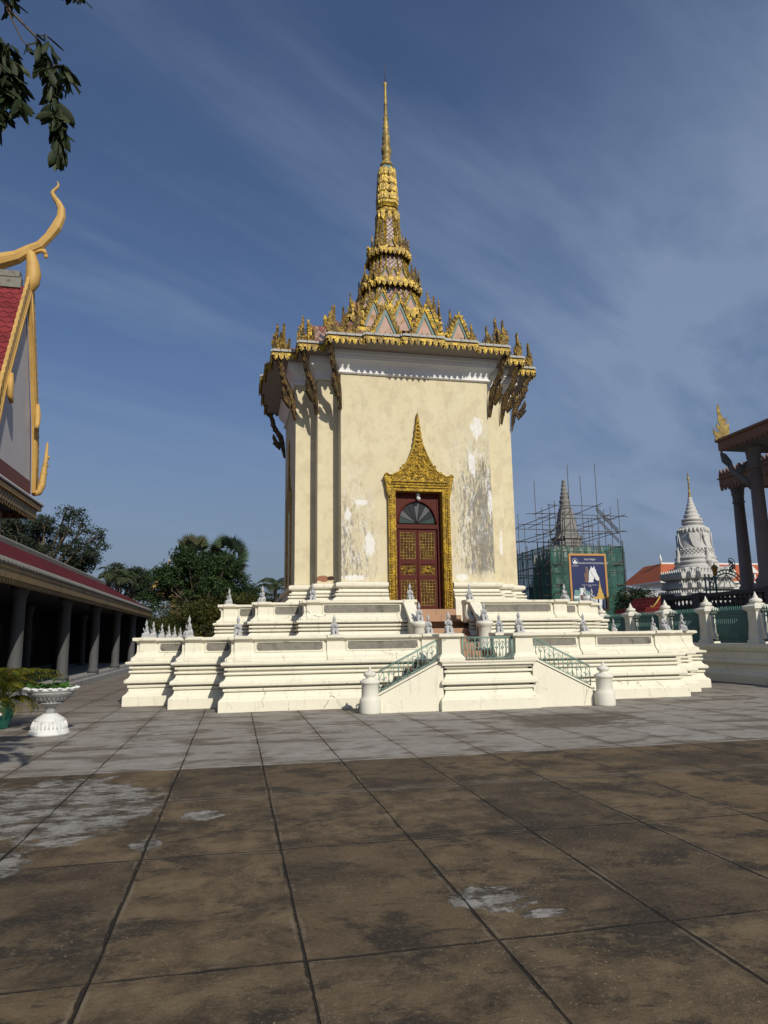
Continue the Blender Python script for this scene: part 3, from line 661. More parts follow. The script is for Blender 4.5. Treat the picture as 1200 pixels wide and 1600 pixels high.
def fringe(m, path, z, h, w, off=0, th=.03):
    """pointed hanging leaves along every straight run of a closed CCW outline"""
    n = len(path)
    for i in range(n):
        a, b = Vector(path[i]), Vector(path[(i+1) % n]); d = b-a; L = d.length
        if L < w*.6: continue
        k = max(1, round(L/w)); ww = L/k; ang = math.atan2(d.y, d.x)
        for j in range(k):
            c = a+d*((j+.5)/k); f = MB(); e = ww*.5
            f.prism([(-e*.98, 0), (-e*.98, -h*.28), (-e*.6, -h*.42), (-e*.72, -h*.62), (-e*.3, -h*.78), (0, -h), (e*.3, -h*.78), (e*.72, -h*.62), (e*.6, -h*.42), (e*.98, -h*.28), (e*.98, 0)], -off-th, -off)
            f.prism([(-e*.35, -h*.3), (0, -h*.8), (e*.35, -h*.3), (0, -h*.12)], -off-th-.025, -off-th+.005)
            m.merge(f, RZ(ang, (c.x, c.y, z)))
def crest(m, path, z, h, w, th=.03, dep=.04):
    n = len(path)
    for i in range(n):
        a, b = Vector(path[i]), Vector(path[(i+1) % n]); d = b-a; L = d.length
        if L < w*.6: continue
        k = max(1, round(L/w)); ww = L/k; ang = math.atan2(d.y, d.x)
        for j in range(k):
            c = a+d*((j+.5)/k); f = MB(); e = ww*.46
            f.prism([(-e, 0), (-e*.85, h*.4), (-e*.4, h*.45), (0, h), (e*.4, h*.45), (e*.85, h*.4), (e, 0)], dep, dep+th)
            m.merge(f, RZ(ang, (c.x, c.y, z)))
m = MB(); fringe(m, eo, 10.82, .24, .185); m.sweep(eo, [(.0, 10.80), (.0, 10.87), (-.06, 10.87), (-.06, 10.80)], closed=True, sec_closed=True); m.build('eave_fringe', MT['gold_clean'], tp)
# rounded mortar caps on the last row of roof tiles
m = MB(); n = len(eo)
for i in range(n):
    a, b = Vector(eo[i]), Vector(eo[(i+1) % n]); d = b-a; L = d.length
    if L < .06: continue
    k = max(1, round(L/.29)); ang = math.atan2(d.y, d.x)
    for j in range(k):
        c = a+d*((j+.5)/k); e = L/k*.5-.008; f = MB(); f.prism([(-e, 0), (e, 0), (e, .06), (e*.9, .075), (-e*.9, .075), (-e, .06)], -.05, .16); m.merge(f, RZ(ang, (c.x, c.y, 10.875)))
m.build('eave_tile_caps', MT['white_cap'], tp)
m = MB(); crest(m, outline([(a-.1, b-.1) for a, b in EC]), 10.97, .14, .17); m.build('eave_crest', MT['gold_dull'], tp)
U = [(.652, 1.0), (.833, .833), (1.0, .652)]
def sc(s, cs=U): return outline([(x*s, y*s) for x, y in cs])
def ring(s, z, cs=U): return [(x, y, z) for x, y in sc(s, cs)]
m = MB(); m.loft([ring(4.58, 10.94), ring(4.1, 11.12), ring(3.3, 11.5), ring(2.5, 12.1), ring(1.9, 12.8), ring(1.55, 13.35)]); m.build('roof_slope', MT['roof_mix'], tp)
def flame(h, lean=.25, th=.09, M=None, m=None):
    """upright gilded flame: a wavering spike with a curling tip and licking side tongues on a small foot"""
    f = MB(); h = h*1.12; ctr = lambda t: lean*h*(.22*sin(t*5.0)+.25*t*t)
    L_, R_ = [], []
    for i in range(17):
        t = i/16; w = h*(.105*(1-t)**.75*(1+.22*sin(t*15))+.008); x = ctr(t); L_.append((x-w, t*h)); R_.append((x+w, t*h))
    f.prism(L_+R_[::-1], -th*.35, th*.35)
    for q in (-1, 1):
        for zz, ll, ww in ((.06, .30, .20), (.24, .24, .155), (.42, .20, .11)):
            x = ctr(zz); f.prism([(x+q*h*.05, zz*h), (x+q*h*ww*.75, (zz+.02)*h), (x+q*h*ww, (zz+ll*.45)*h), (x+q*h*ww*.98, (zz+ll)*h), (x+q*h*ww*.72, (zz+ll*.62)*h), (x+q*h*.05, (zz+.15)*h)], -th*.28, th*.28)
    f.box(-h*.15, h*.15, -th*.8, th*.8, -.04, h*.07); f.box(-h*.11, h*.11, -th*.7, th*.7, h*.07, h*.12)
    return f
def gable(hw, h, dep, parent, M, name='gable'):
    """little dormer gable: plaster tympanum (part) with toothed gilded edge, teal fillet and tiled back (sub-parts)"""
    f = MB(); f.prism([(-hw, 0), (hw, 0), (0, h)], 0, .06); o = f.build(name, MT['tympanum'], parent, M)
    f = MB(); f.prism([(-hw*1.04, 0), (hw*1.04, 0), (0, h*1.04)], .061, dep); f.build('gable_roof', MT['roof_mix'], o, M)
    f = MB(); t = .05*h
    for q in (-1, 1):
        f.prism([(q*hw, 0), (q*(hw+t), -t*.2), (0, h+t*2.0), (0, h+t*.35)], -.07, .10)
        for k in range(7):
            u = (k+.4)/7; x = hw*(1-u)+t*.9; z = h*u; f.prism([(q*x, z), (q*(x+.075*h), z+.055*h), (q*(x+.07*h), z+.15*h), (q*(x-hw/7), z+h/7)], -.05, .03)
        f.prism([(q*(hw+t*.3), -.02), (q*(hw+t*2.4), .02), (q*(hw+t*2.7), .15*h), (q*(hw+t*2.0), .24*h), (q*(hw+t), .14*h)], -.07, .03)
    f.prism([(-t*.6, h+t), (t*.6, h+t), (t*.35, h+t*3.4), (0, h+t*5), (-t*.35, h+t*3.4)], -.05, .03)
    f.build('gilded_edge', MT['gold'], o, M)
    f = MB()
    for q in (-1, 1): f.prism([(q*hw*.98, .0), (q*hw*.80, .0), (0, h*.80), (0, h*.985)], -.03, .012)
    f.build('teal_fillet', MT['teal'], o, M); return o
# --- four storeys of the spire
faces = [0, pi/2, pi, -pi/2]
def side_gables(xs, D, z, hw, h, dep):
    for a in faces:
        for x in xs: gable(hw, h, dep, tp, RZ(a) @ Matrix.Translation((x, -D, z)))
side_gables((-.92, .43), 3.55, 11.25, .50, 1.18, .7)
side_gables((1.72,), 3.3, 11.45, .40, 1.0, .6)
side_gables((-.25,), 2.9, 12.0, .42, 1.0, .5)
side_gables((-1.12, .85), 2.6, 12.2, .36, .92, .5)
def rib(m, p, q, w): m.bar(p, q, w)
def storey(z0, s0, z1, s1, cz, cs_, ch, nm, fr, crw, gab=None, flames=.5):
    """body from s0 to s1, then a projecting cornice of half-width cs_ with fringe and crest"""
    m = MB(); m.loft([ring(s0, z0), ring((s0*.45+s1*.55), (z0+z1)/2), ring(s1, z1)]); m.build(nm+'_body', MT['scales'], tp)
    m = MB()
    for (x0, y0), (x1, y1) in zip(sc(s0), sc(s1)): m.bar((x0, y0, z0), (x1, y1, z1), .034*s0**.5)
    for a in faces:
        M = Matrix.Rotation(a, 4, 'Z')
        for x in (-.36, .36):
            f = MB(); f.bar((x*s0, -s0-.01, z0), (x*s1, -s1-.01, z1), .03*s0**.5); m.merge(f, M)
    m.build(nm+'_ribs', MT['gold_clean'], tp)
    m = MB(); m.loft([ring(cs_*.86, cz-.06), ring(cs_, cz), ring(cs_, cz+ch), ring(cs_*.9, cz+ch+.05)])
    fringe(m, sc(cs_), cz+.02, fr, crw, th=.05); crest(m, sc(cs_), cz+ch, fr*.7, crw*1.25); m.build(nm+'_cornice', MT['gold_clean'], tp)
    for i, (x, y) in enumerate(U):
        for sx in (-1, 1):
            for sy in (-1, 1):
                a = math.atan2(sy*y, sx*x)+pi/2
                flame(flames, .25, .07).build('corner_flame', MT['gold_dull'], tp, RZ(0 if i == 0 else (pi/2 if i == 2 else pi/4*sx*sy*-1), (sx*(x*cs_-.06), sy*(y*cs_-.06), cz+ch)))
storey(11.5, 3.1, 12.1, 2.5, 12.05, 2.62, .11, 'foot_storey', .24, .22, flames=.85)
storey(12.2, 2.25, 13.3, 1.5, 13.28, 1.76, .13, 'first_storey', .30, .25, flames=.72)
side_gables((-.58, -.05, .5), 1.55, 13.48, .27, .62, .4)
storey(13.45, 1.32, 14.85, .88, 14.82, 1.12, .11, 'second_storey', .26, .20, flames=.62)
side_gables((-.32, 0, .32), 1.0, 15.0, .17, .40, .3)
storey(14.98, .84, 16.35, .56, 16.32, .78, .10, 'third_storey', .24, .175, flames=.52)
side_gables((0,), .78, 16.46, .12, .28, .2)
# tall fluted shaft with scale panels
m = MB(); m.loft([ring(.55, 16.44), ring(.47, 17.1), ring(.40, 17.9), ring(.37, 18.25)]); m.build('shaft', MT['scales'], tp)
m = MB()
SH = [(.56, 16.44), (.48, 17.1), (.41, 17.9), (.38, 18.25)]
for k in range(len(SH)-1):
    for a in faces:
        M = Matrix.Rotation(a, 4, 'Z'); f = MB(); s0, z0 = SH[k]; s1, z1 = SH[k+1]
        for x in (-.52, .52, -.36, .36): f.bar((x*s0, -s0, z0), (x*s1, -s1, z1), .036)
        for x in (-.75, .75): f.bar((x*s0, -s0*.84, z0), (x*s1, -s1*.84, z1), .042)
        m.merge(f, M)
for a in faces:
    f = MB()
    for x in (-.27, 0, .27): f.prism([(x-.07, 18.2), (x-.08, 17.95), (x, 17.80), (x+.08, 17.95), (x+.07, 18.2)], -.44, -.36)
    m.merge(f, Matrix.Rotation(a, 4, 'Z'))
m.loft([ring(.44, 18.16), ring(.46, 18.24), ring(.36, 18.32), ring(.34, 18.42), ring(.40, 18.46), ring(.36, 18.52)]); m.build('shaft_ribs', MT['gold_clean'], tp)
# four rings of petals
m = MB(); m.loft([ring(.33, 18.5), ring(.41, 18.62), ring(.41, 18.72), ring(.32, 18.8), ring(.31, 19.2), ring(.28, 19.9), ring(.22, 20.25)])
for k in range(4):
    z0 = 18.78+.375*k; s = .385-.022*k
    for (x0, y0), (x1, y1) in zip(sc(s), sc(s)[1:]+sc(s)[:1]):
        a = Vector((x0, y0)); b = Vector((x1, y1)); d = b-a; L = d.length; kk = max(1, round(L/.21)); ang = math.atan2(d.y, d.x)
        for j in range(kk):
            c = a+d*((j+.5)/kk); e = L/kk*.40; f = MB()
            f.prism([(-e, 0), (e, 0), (e*1.05, .20), (e*.5, .28), (0, .33), (-e*.5, .28), (-e*1.05, .20)], -.035, .04); m.merge(f, RZ(ang, (c.x, c.y, z0)))
    m.loft([ring(s*1.03, z0-.035), ring(s*1.06, z0-.01), ring(s*1.0, z0+.02)])
m.build('petal_tower', MT['gold_clean'], tp)
m = MB(); m.loft([ring(.22, 20.2), ring(.19, 20.45)]); m.build('neck', MT['teal'], tp)
pr = [(.0, 20.4), (.24, 20.42), (.26, 20.5), (.22, 20.6), (.14, 20.66), (.13, 20.74), (.18, 20.8), (.17, 20.88), (.13, 20.92), (.18, 20.98), (.215, 21.12), (.2, 21.28), (.15, 21.36), (.13, 21.42), (.17, 21.46), (.16, 21.54), (.13, 21.58), (.16, 21.66), (.165, 21.78), (.14, 21.86), (.115, 21.92), (.14, 21.96), (.12, 22.04), (.10, 22.1), (.125, 22.2), (.11, 22.32), (.085, 22.36), (.11, 22.42), (.085, 22.48), (.08, 22.56), (.105, 22.62), (.10, 22.72), (.07, 22.78), (.075, 22.95), (.065, 23.15), (.06, 23.3), (.085, 23.34), (.06, 23.4), (.058, 23.8), (.05, 24.2), (.075, 24.25), (.07, 24.33), (.03, 24.37), (.02, 24.4)]
m = MB(); m.lathe(pr, n=20); m.build('finial', MT['gold_smooth'], tp)
m = MB(); m.tube([(0, 0, 24.38), (0, 0, 24.9), (.01, 0, 25.4)], [.018, .014, .008], 6); m.build('lightning_rod', MT['pole'], tp)
# corner flames on the eaves
for i, (x, y) in enumerate([(3.0, 4.6), (3.83, 3.83), (4.6, 3.0)]):
    for sx in (-1, 1):
        for sy in (-1, 1):
            rz = {0: 0, 1: sx*sy*pi/4*(-1 if sy < 0 else -1), 2: pi/2}[i]
            flame(.82 if i != 1 else .78, .3*sx, .11).build('corner_flame', MT['gold_dull'], tp, RZ((.0, .35*sx, .5*sx)[i] if sy < 0 else rz, (sx*(x-.16), sy*(y-.16), 11.0)))
for sx in (-1, 1):
    for k, (x, y, h) in enumerate(((2.72, 4.1, .95), (2.42, 4.05, .7), (2.0, 3.75, .85))):
        flame(h, .28*sx, .10).build('roof_flame', MT['gold_dull'], tp, RZ(0, (sx*x, -y, 11.08)))
for sx in (-1,):
    for k, (x, y, h) in enumerate(((4.2, 2.4, .85), (3.95, 1.5, .75), (3.7, .8, .7), (3.2, 2.4, .8))):
        flame(h, .28*sx, .10).build('roof_flame', MT['gold_dull'], tp, RZ(pi/4, (sx*x, -y, 11.2)))
# eave brackets: curling serpents from wall corner to eave corner
def bracket(x, y, sx, sy, i):
    d = Vector((sx, sy, 0)).normalized() if i == 1 else (Vector((sx*.55, sy*.83, 0)).normalized() if i == 0 else Vector((sx*.83, sy*.55, 0)).normalized())
    ang = math.atan2(d.y, d.x); f = MB()
    ctr = [(.05, 8.72), (.10, 9.05), (.16, 9.35), (.26, 9.66), (.45, 9.92), (.58, 10.15), (.62, 10.38), (.72, 10.58), (.92, 10.74)]
    wid = [.012, .05, .08, .095, .085, .07, .065, .068, .075]
    L_ = [(a-w*1.0, z+w*.25) for (a, z), w in zip(ctr, wid)]; R_ = [(a+w*1.0, z-w*.25) for (a, z), w in zip(ctr, wid)]
    f.prism(L_+R_[::-1], -.065, .065)
    f.tube([(a, 0, z) for a, z in ctr], [w*.95 for w in wid], 8)
    for (a, z), w in list(zip(ctr, wid))[1:8]:           # scaly back
        f.prism([(a+w*.7, z-.08), (a+w*1.7, z-.02), (a+w*1.5, z+.10), (a+w*.6, z+.08)], -.03, .03)
    f.prism([(.22, 9.30), (.42, 9.52), (.56, 9.78), (.60, 9.60), (.52, 9.42), (.60, 9.40), (.44, 9.22), (.28, 9.08)], -.05, .05)   # free tail leaf
    return f.build('eave_bracket', MT['gold_dark'], tp, RZ(ang, (x, y, 0)))
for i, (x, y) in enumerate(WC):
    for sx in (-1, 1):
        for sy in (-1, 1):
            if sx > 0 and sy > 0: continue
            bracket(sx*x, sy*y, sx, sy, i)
# --- door: frame, pediment, leaves; the left face carries the same
def doorway(M, full=True):
    f = MB()
    for q in (-1, 1):
        f.box(q*.76 if q > 0 else -.86, q*.86 if q > 0 else -.76, -3.89, -3.40, 2.42, 6.25)
        a, b = sorted((q*.86, q*1.0)); f.box(a, b, -3.93, -3.75, 2.42, 6.45)
        f.tube([(q*.93, -3.935, 2.45), (q*.93, -3.935, 6.4)], .032, 8); f.tube([(q*.80, -3.892, 2.45), (q*.80, -3.892, 6.2)], .02, 8)
        for k in range(46): z = 2.47+k*.084; f.ell((q*.93, -3.955, z), (.045, .025, .032), 6, 4)
    f.box(-.76, .76, -3.89, -3.40, 6.14, 6.25); f.box(-.86, .86, -3.93, -3.75, 6.25, 6.45); f.tube([(-.9, -3.935, 6.34), (.9, -3.935, 6.34)], .03, 8)
    f.build('door_frame', MT['gold_door'], tp, M)
    R_ = [(0, 8.72), (.025, 8.48), (.05, 8.40), (.045, 8.3), (.085, 8.22), (.07, 8.12), (.115, 8.0), (.1, 7.92), (.15, 7.78), (.135, 7.66), (.18, 7.52), (.27, 7.30), (.33, 7.18), (.39, 7.03), (.47, 6.92), (.53, 6.83), (.66, 6.72), (.76, 6.68), (.88, 6.61), (.98, 6.62), (1.06, 6.68), (1.13, 6.60), (1.10, 6.45), (1.07, 6.32), (1.05, 6.12), (.99, 5.95), (.93, 5.97), (.95, 6.25), (.93, 6.42)]
    f = MB(); f.prism([(-x, z) for x, z in R_[::-1]]+R_[1:], -3.98, -3.78)
    rng = random.Random(5)
    for q in (-1, 1):                                   # scrolls and leaf bosses in relief
        for k in range(150):
            u = rng.random(); z = 6.5+u*1.15; lim = .98*(1-min(1, (z-6.45)/1.25))**1.5+.06; x = rng.random()*lim
            if (x/.20)**2+((z-6.93)/.26)**2 < 1.1: continue
            f.ell((q*x, -3.985, z), (.03+.02*rng.random(), .035, .022+.02*rng.random()), 6, 4, Matrix.Rotation(rng.random()*3, 3, 'Y'))
        for (cx_, cz_, r_) in ((.42, 6.68, .10), (.66, 6.60, .08), (.30, 6.98, .07), (.86, 6.52, .06), (.17, 7.3, .055), (.98, 6.35, .05)):
            f.tube([(q*(cx_+r_*(1-i/22)*cos(i*.55)), -3.99, cz_+r_*(1-i/22)*sin(i*.55)) for i in range(20)], .018, 5)
        f.tube([(q*x, -3.985, z) for x, z in R_[9:22]], .028, 6)
    for k in range(8): f.ell((0, -3.98, 7.5+k*.125), (.13-.014*k, .06, .035), 10, 5)
    f.tube([(.19*cos(2*pi*i/28), -3.99, 6.93+.25*sin(2*pi*i/28)) for i in range(28)], .026, 6, closed=True)
    f.tube([(.14*cos(2*pi*i/28), -3.99, 6.93+.195*sin(2*pi*i/28)) for i in range(28)], .014, 6, closed=True)
    f.ell((0, -3.99, 6.92), (.055, .05, .10), 8, 6); f.ell((0, -3.99, 7.06), (.035, .045, .045), 8, 6); f.ell((0, -3.99, 6.80), (.10, .04, .035), 8, 5)
    for q in (-1, 1): f.tube([(q*.04, -4.0, 6.98), (q*.1, -4.02, 6.92), (q*.09, -4.02, 7.0)], .017, 5)
    f.box(-.96, .96, -3.97, -3.8, 6.45, 6.50)
    f.build('door_pediment', MT['gold_door'], tp, M)
    # wooden frame and fanlight
    f = MB()
    f.box(-.76, -.655, -3.62, -3.45, 2.42, 6.14); f.box(.655, .76, -3.62, -3.45, 2.42, 6.14); f.box(-.655, .655, -3.62, -3.45, 4.98, 5.12)
    f.box(-.655, .655, -3.62, -3.45, 6.06, 6.14)
    n = 20; r = .625
    arcp = [(r*cos(pi*i/n), 5.16+r*1.15*sin(pi*i/n)) for i in range(n+1)]
    f.prism([(.655, 5.12), (.655, 6.06), (-.655, 6.06), (-.655, 5.12)]+arcp[::-1], -3.60, -3.47)
    f.tube([(x, -3.60, z) for x, z in arcp], .03, 6)
    f.build('transom_frame', MT['red_wood'], tp, M)
    f = MB()
    mats = [MT['glass_green'], MT['glass_dark'], MT['glass_grey'], MT['glass_dark'], MT['glass_grey'], MT['glass_dark'], MT['glass_dark'], MT['glass_grey'], MT['glass_green']]
    for k in range(9):
        f.mi = k; a0, a1 = pi*k/9, pi*(k+1)/9; P = [(0.0, 5.15)]+[(r*1.0*cos(a0+(a1-a0)*i/4), 5.16+r*1.14*sin(a0+(a1-a0)*i/4)) for i in range(5)]
        f.prism(P, -3.545+.006*(k % 2), -3.50)
    fl = f.build('fanlight', mats, tp, M)
    f = MB()
    for k in range(10): a = pi*k/9; f.bar((0, -3.55, 5.16), (r*cos(a), -3.55, 5.16+r*1.14*sin(a)), .007)
    f.lathe([(.09, -.02), (.09, .02)], (0, 0, 0), 12); f2 = MB(); f2.merge(f); f2.build('fanlight_bars', MT['dark'], fl, M)
    f = MB(); f.box(-.655, .655, -3.50, -3.44, 2.42, 6.0); f.build('door_backing', MT['dark'], tp, M)
    for q in (-1, 1):
        f = MB(); x0, x1 = (-.62, -.015) if q < 0 else (.015, .62)
        for z0, z1 in ((2.42, 2.56), (3.36, 3.52), (3.86, 4.02), (4.86, 4.97)): f.box(x0, x1, -3.57, -3.51, z0, z1)
        f.box(x0, x0+(.065 if q < 0 else .055), -3.571, -3.51, 2.42, 4.97); f.box(x1-(.055 if q < 0 else .065), x1, -3.571, -3.51, 2.42, 4.97)
        f.box(x0+.05, x1-.05, -3.53, -3.505, 2.5, 4.9)
        if q < 0: f.tube([(0, -3.575, 2.44), (0, -3.575, 4.95)], .022, 6)
        lf = f.build('door_leaf', MT['red_wood'], tp, M)
        a, b = x0+.068, x1-.068
        for z0, z1, nz in ((2.57, 3.35, 8), (4.03, 4.85, 9)):
            f = MB(); nx = 5
            for i in range(nx+1): xx = a+(b-a)*i/nx; f.box(xx-.009, xx+.009, -3.568, -3.535, z0, z1)
            for i in range(nz+1): zz = z0+(z1-z0)*i/nz; f.box(a, b, -3.565, -3.537, zz-.008, zz+.008)
            for i in range(nx):
                for j in range(nz): f.ell((a+(b-a)*(i+.5)/nx, -3.548, z0+(z1-z0)*(j+.5)/nz), (.016, .016, .018), 6, 4)
            f.build('lattice_panel', MT['lattice'], lf, M)
        f = MB(); cx_, cz_ = (a+b)/2, 3.69
        f.box(a, b, -3.552, -3.535, 3.525, 3.532); f.box(a, b, -3.552, -3.535, 3.848, 3.855)
        f.box(a, a+.008, -3.552, -3.535, 3.53, 3.85); f.box(b-.008, b, -3.552, -3.535, 3.53, 3.85)
        for s in (-1, 1):
            for (ux, uz, r_, sg) in ((.13, .05, .07, 1), (.14, -.07, .06, -1), (.05, .09, .045, -1), (.06, -.02, .05, 1), (.19, .0, .04, 1)):
                f.tube([(cx_+s*(ux+r_*(1-i/18)*cos(i*.6*sg)), -3.55, cz_+uz+r_*(1-i/18)*sin(i*.6*sg)) for i in range(16)], .0115, 5)
            f.tube([(cx_, -3.55, 3.55), (cx_+s*.05, -3.55, 3.62), (cx_+s*.2, -3.55, 3.6)], .012, 5)
        f.ell((cx_, -3.55, cz_-.06), (.035, .02, .05), 8, 5)
        f.build('carved_panel', MT['gold_clean'], lf, M)
    f = MB(); f.box(-.80, .80, -3.85, -3.45, 2.30, 2.42); f.build('threshold', MT['dark'], tp, M)
doorway(Matrix.Identity(4)); doorway(Matrix.Rotation(-pi/2, 4, 'Z') @ Matrix.Translation((0, -3.78*.72, 0)) @ Matrix.Diagonal((1, .28, 1, 1)))
cmra = thing('security_camera', 'small white security camera on the door frame above the fanlight', 'camera', (CX+.02, CY-3.62, 6.05))
m = MB(); m.box(-.05, .05, -.10, .01, -.02, .05); m.box(-.02, .02, -.05, -.02, -.06, -.02); m.build('bracket', MT['grey_metal'], cmra, bevel=.008)
m = MB(); m.lathe([(.02, 0), (.055, .02), (.06, .05), (.06, .16), (.02, .17)], n=14); m.build('housing', MT['grey_metal'], cmra, Matrix.Translation((0, -.02, -.07)) @ Matrix.Rotation(rad(115), 4, 'X'))

# ------------------------------------------------------------------ kneeling statues
def statue_mesh():
    m = MB()
    m.box(-.115, .115, -.20, .16, -.005, .03)
    for q in (-1, 1):
        m.tube([(q*.045, .09, .12), (q*.06, -.03, .11), (q*.062, -.13, .075)], [.07, .064, .048], 10)        # thighs over folded shins
        m.tube([(q*.06, -.15, .055), (q*.06, .0, .04), (q*.05, .14, .045)], [.045, .04, .03], 8)
        m.tube([(q*.072, .04, .285), (q*.094, -.005, .222), (q*.07, -.055, .195), (q*.016, -.085, .235)], [.03, .026, .022, .018], 8)
        m.ell((q*.011, -.092, .258), (.012, .016, .038), 8, 6)
        m.ell((q*.048, .025, .385), (.010, .014, .022), 6, 5)
    m.tube([(0, .07, .05), (0, .055, .11), (0, .05, .165), (0, .042, .215), (0, .035, .27), (0, .035, .30), (0, .03, .33)], [.10, .10, .082, .056, .068, .048, .028], 12)
    m.ell((0, .015, .375), (.043, .048, .055), 12, 8); m.ell((0, -.036, .37), (.010, .012, .014), 6, 5)
    m.lathe([(.046, .40), (.05, .415), (.046, .43), (.036, .44), (.03, .452), (.02, .47), (.012, .495), (.004, .525)], (0, .02, 0), 12)
    o = m.build('kneeling_statue', MT['statue'])
    r = o.modifiers.new('r', 'REMESH'); r.mode = 'VOXEL'; r.voxel_size = .0075; r.use_smooth_shade = True
    s = o.modifiers.new('s', 'SMOOTH'); s.iterations = 2; s.factor = .4
    dg = bpy.context.evaluated_depsgraph_get(); me = bpy.data.meshes.new_from_object(o.evaluated_get(dg)); o.modifiers.clear(); o.data = me
    return o
S0 = statue_mesh(); first = [True]
def statue(x, y, z, face, label, s=.92):
    """face = heading the figure looks to: 0 = towards the court, -90 = left, 90 = right"""
    o = S0 if first[0] else copy_tree(S0); first[0] = False
    o.location = (x, y, z); o.rotation_euler = (0, 0, rad(face)); o.scale = (s*.84, s*.74, s*1.04)
    tag(o, label, 'statue', 'kneeling praying statues on the terraces'); return o
ZL, ZU = 1.672, 2.60
statue(4.72, 15.32, 1.67, 0, 'grey kneeling praying statue on the left pedestal of the landing block', .95)
statue(6.42, 15.32, 1.67, 0, 'grey kneeling praying statue on the right pedestal of the landing block', .95)
statue(4.64, 16.72, ZL, 8, 'grey kneeling praying statue on lower parapet, just behind the left landing pedestal')
statue(6.48, 16.72, ZL, -6, 'grey kneeling praying statue on lower parapet, just behind the right landing pedestal')
statue(2.31, 16.75, ZL, 10, 'grey kneeling praying statue midway along the left front parapet of the lower terrace')
statue(8.80, 16.75, ZL, 12, 'grey kneeling praying statue midway along the right front parapet of the lower terrace')
statue(0.05, 16.78, ZL, -8, 'grey kneeling statue at the left end of the main front parapet of the lower terrace')
statue(11.16, 16.78, ZL, 14, 'grey kneeling praying statue at the right end of the main front parapet', .98)
statue(-1.13, 17.85, ZL, -60, 'larger looking pale kneeling statue beside the row of six on the lower left corner', 1.0)
for y, nm in zip((20.4, 22.1, 24.6, 27.1, 29.6, 32.2), ('nearest of the six pale kneeling statues receding along the left parapet', 'second nearest of the six pale kneeling statues along the left parapet', 'third of six pale kneeling statues receding along the left parapet',
        'fourth of six pale kneeling statues receding along the left parapet', 'fifth of six pale kneeling statues receding along the left parapet', 'farthest and smallest of the six pale kneeling statues along the left parapet')):
    statue(-2.43 if y < 32 else -2.4, y, ZL, -75, nm, .95)
statue(.9, 31.2, ZL, 180, 'dark shaded small statue on the rear parapet in front of the olive shrub', .95)
statue(12.42, 17.8, ZL, 60, 'kneeling statue on the right lower parapet just left of the rightmost statue')
statue(13.22, 19.0, ZL, 75, 'rightmost kneeling statue on the lower parapet beside the white fence post')
statue(13.55, 21.0, ZL, 85, 'small kneeling statue on the right side parapet beside the second fence post')
statue(13.55, 23.5, ZL, 85, 'small far kneeling statue on the right side parapet in front of green railings')
statue(-.22, 20.95, ZU, -70, 'pale statue kneeling in profile at the far left corner of the upper terrace')
statue(.70, 19.82, ZU, -50, 'pale kneeling statue on the second corner from the left of the upper terrace')
statue(2.02, 18.92, ZU, -6, 'grey kneeling statue at the left end of the main upper parapet, below the pilasters')
statue(1.80, 30.5, ZU, 180, 'white statue half hidden behind the left face of the temple plinth')
statue(4.74, 18.92, ZU, 10, 'grey kneeling statue on the upper parapet in front of the left door leaf')
statue(6.48, 18.92, ZU, 10, 'grey kneeling statue on the upper parapet right of the door frame')
statue(9.42, 18.95, ZU, 30, 'kneeling statue at the right end of the main upper parapet, in front of the billboard')
statue(10.58, 19.9, ZU, 60, 'pale kneeling statue on right upper corner, left of a pair before the painted pavilion')
statue(11.38, 20.95, ZU, 75, 'pale kneeling statue on the outermost right corner of the upper terrace')
statue(11.3, 23.0, ZU-.12, 85, 'tiny statue head peeping over the upper parapet left of the billboard statue', .9)
statue(11.3, 27.2, ZU-.12, 85, 'tiny statue tip peeping over the upper parapet beside the dark netting', .9)
statue(4.68, 17.75, 2.0, 4, 'grey kneeling statue on the left round pillar of the upper stairs', .95)
statue(6.46, 17.75, 2.0, 4, 'grey kneeling statue on the right round pillar of the upper stairs', .95)

# ------------------------------------------------------------------ gallery on the left
GY0, GY1 = 4.0, 47.0
gl = thing('gallery', 'long low cloister gallery with dark red tiled roof and shaded colonnade on the left', 'gallery', (-5.3, 0, 0))
m = MB(); m.prism([(-.15, 0), (-.15, .2), (-.42, .2), (-.42, .30), (-6.5, .30), (-6.5, 0)], GY0, GY1); m.build('plinth', MT['kerb'], gl)
m = MB(); m.prism([(-.02, 3.56), (-3.0, 5.2), (-6.2, 3.5), (-6.2, 3.38), (-3.0, 5.07), (-.02, 3.44)], GY0, GY1); m.build('roof', MT['red_gallery'], gl)
m = MB(); m.prism([(-2.86, 5.08), (-2.84, 5.28), (-2.9, 5.36), (-3.1, 5.36), (-3.16, 5.28), (-3.14, 5.08)], GY0, GY1); m.build('ridge', MT['old_cap'], gl)
m = MB()
for k in range(int((GY1-GY0)/.3)):
    y = GY0+.3*k; m.prism([(.05, 3.42), (.07, 3.47), (.04, 3.53), (-.16, 3.65), (-.16, 3.56)], y+.02, y+.28)
m.build('eave_tiles', MT['old_cap'], gl)
m = MB(); m.box(-.14, .0, GY0, GY1, 3.12, 3.44); m.box(-.05, .025, GY0, GY1, 3.33, 3.42)
for k in range(int((GY1-GY0)/.24)):
    y = GY0+.24*k; m.prism([(y, 3.12), (y+.22, 3.12), (y+.17, 3.03), (y+.11, 2.99), (y+.05, 3.03)], -.11, -.05, 'x')
m.build('fascia', MT['ochre_dull'], gl)
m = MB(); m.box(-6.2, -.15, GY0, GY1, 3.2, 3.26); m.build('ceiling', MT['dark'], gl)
m = MB(); m.box(-6.0, -5.7, GY0, GY1, .30, 3.2); m.box(-5.7, -.2, GY1-.2, GY1, .3, 3.2); m.box(-5.7, -.2, GY0, GY0+.2, .3, 3.2); m.build('back_wall', MT['black'], gl)
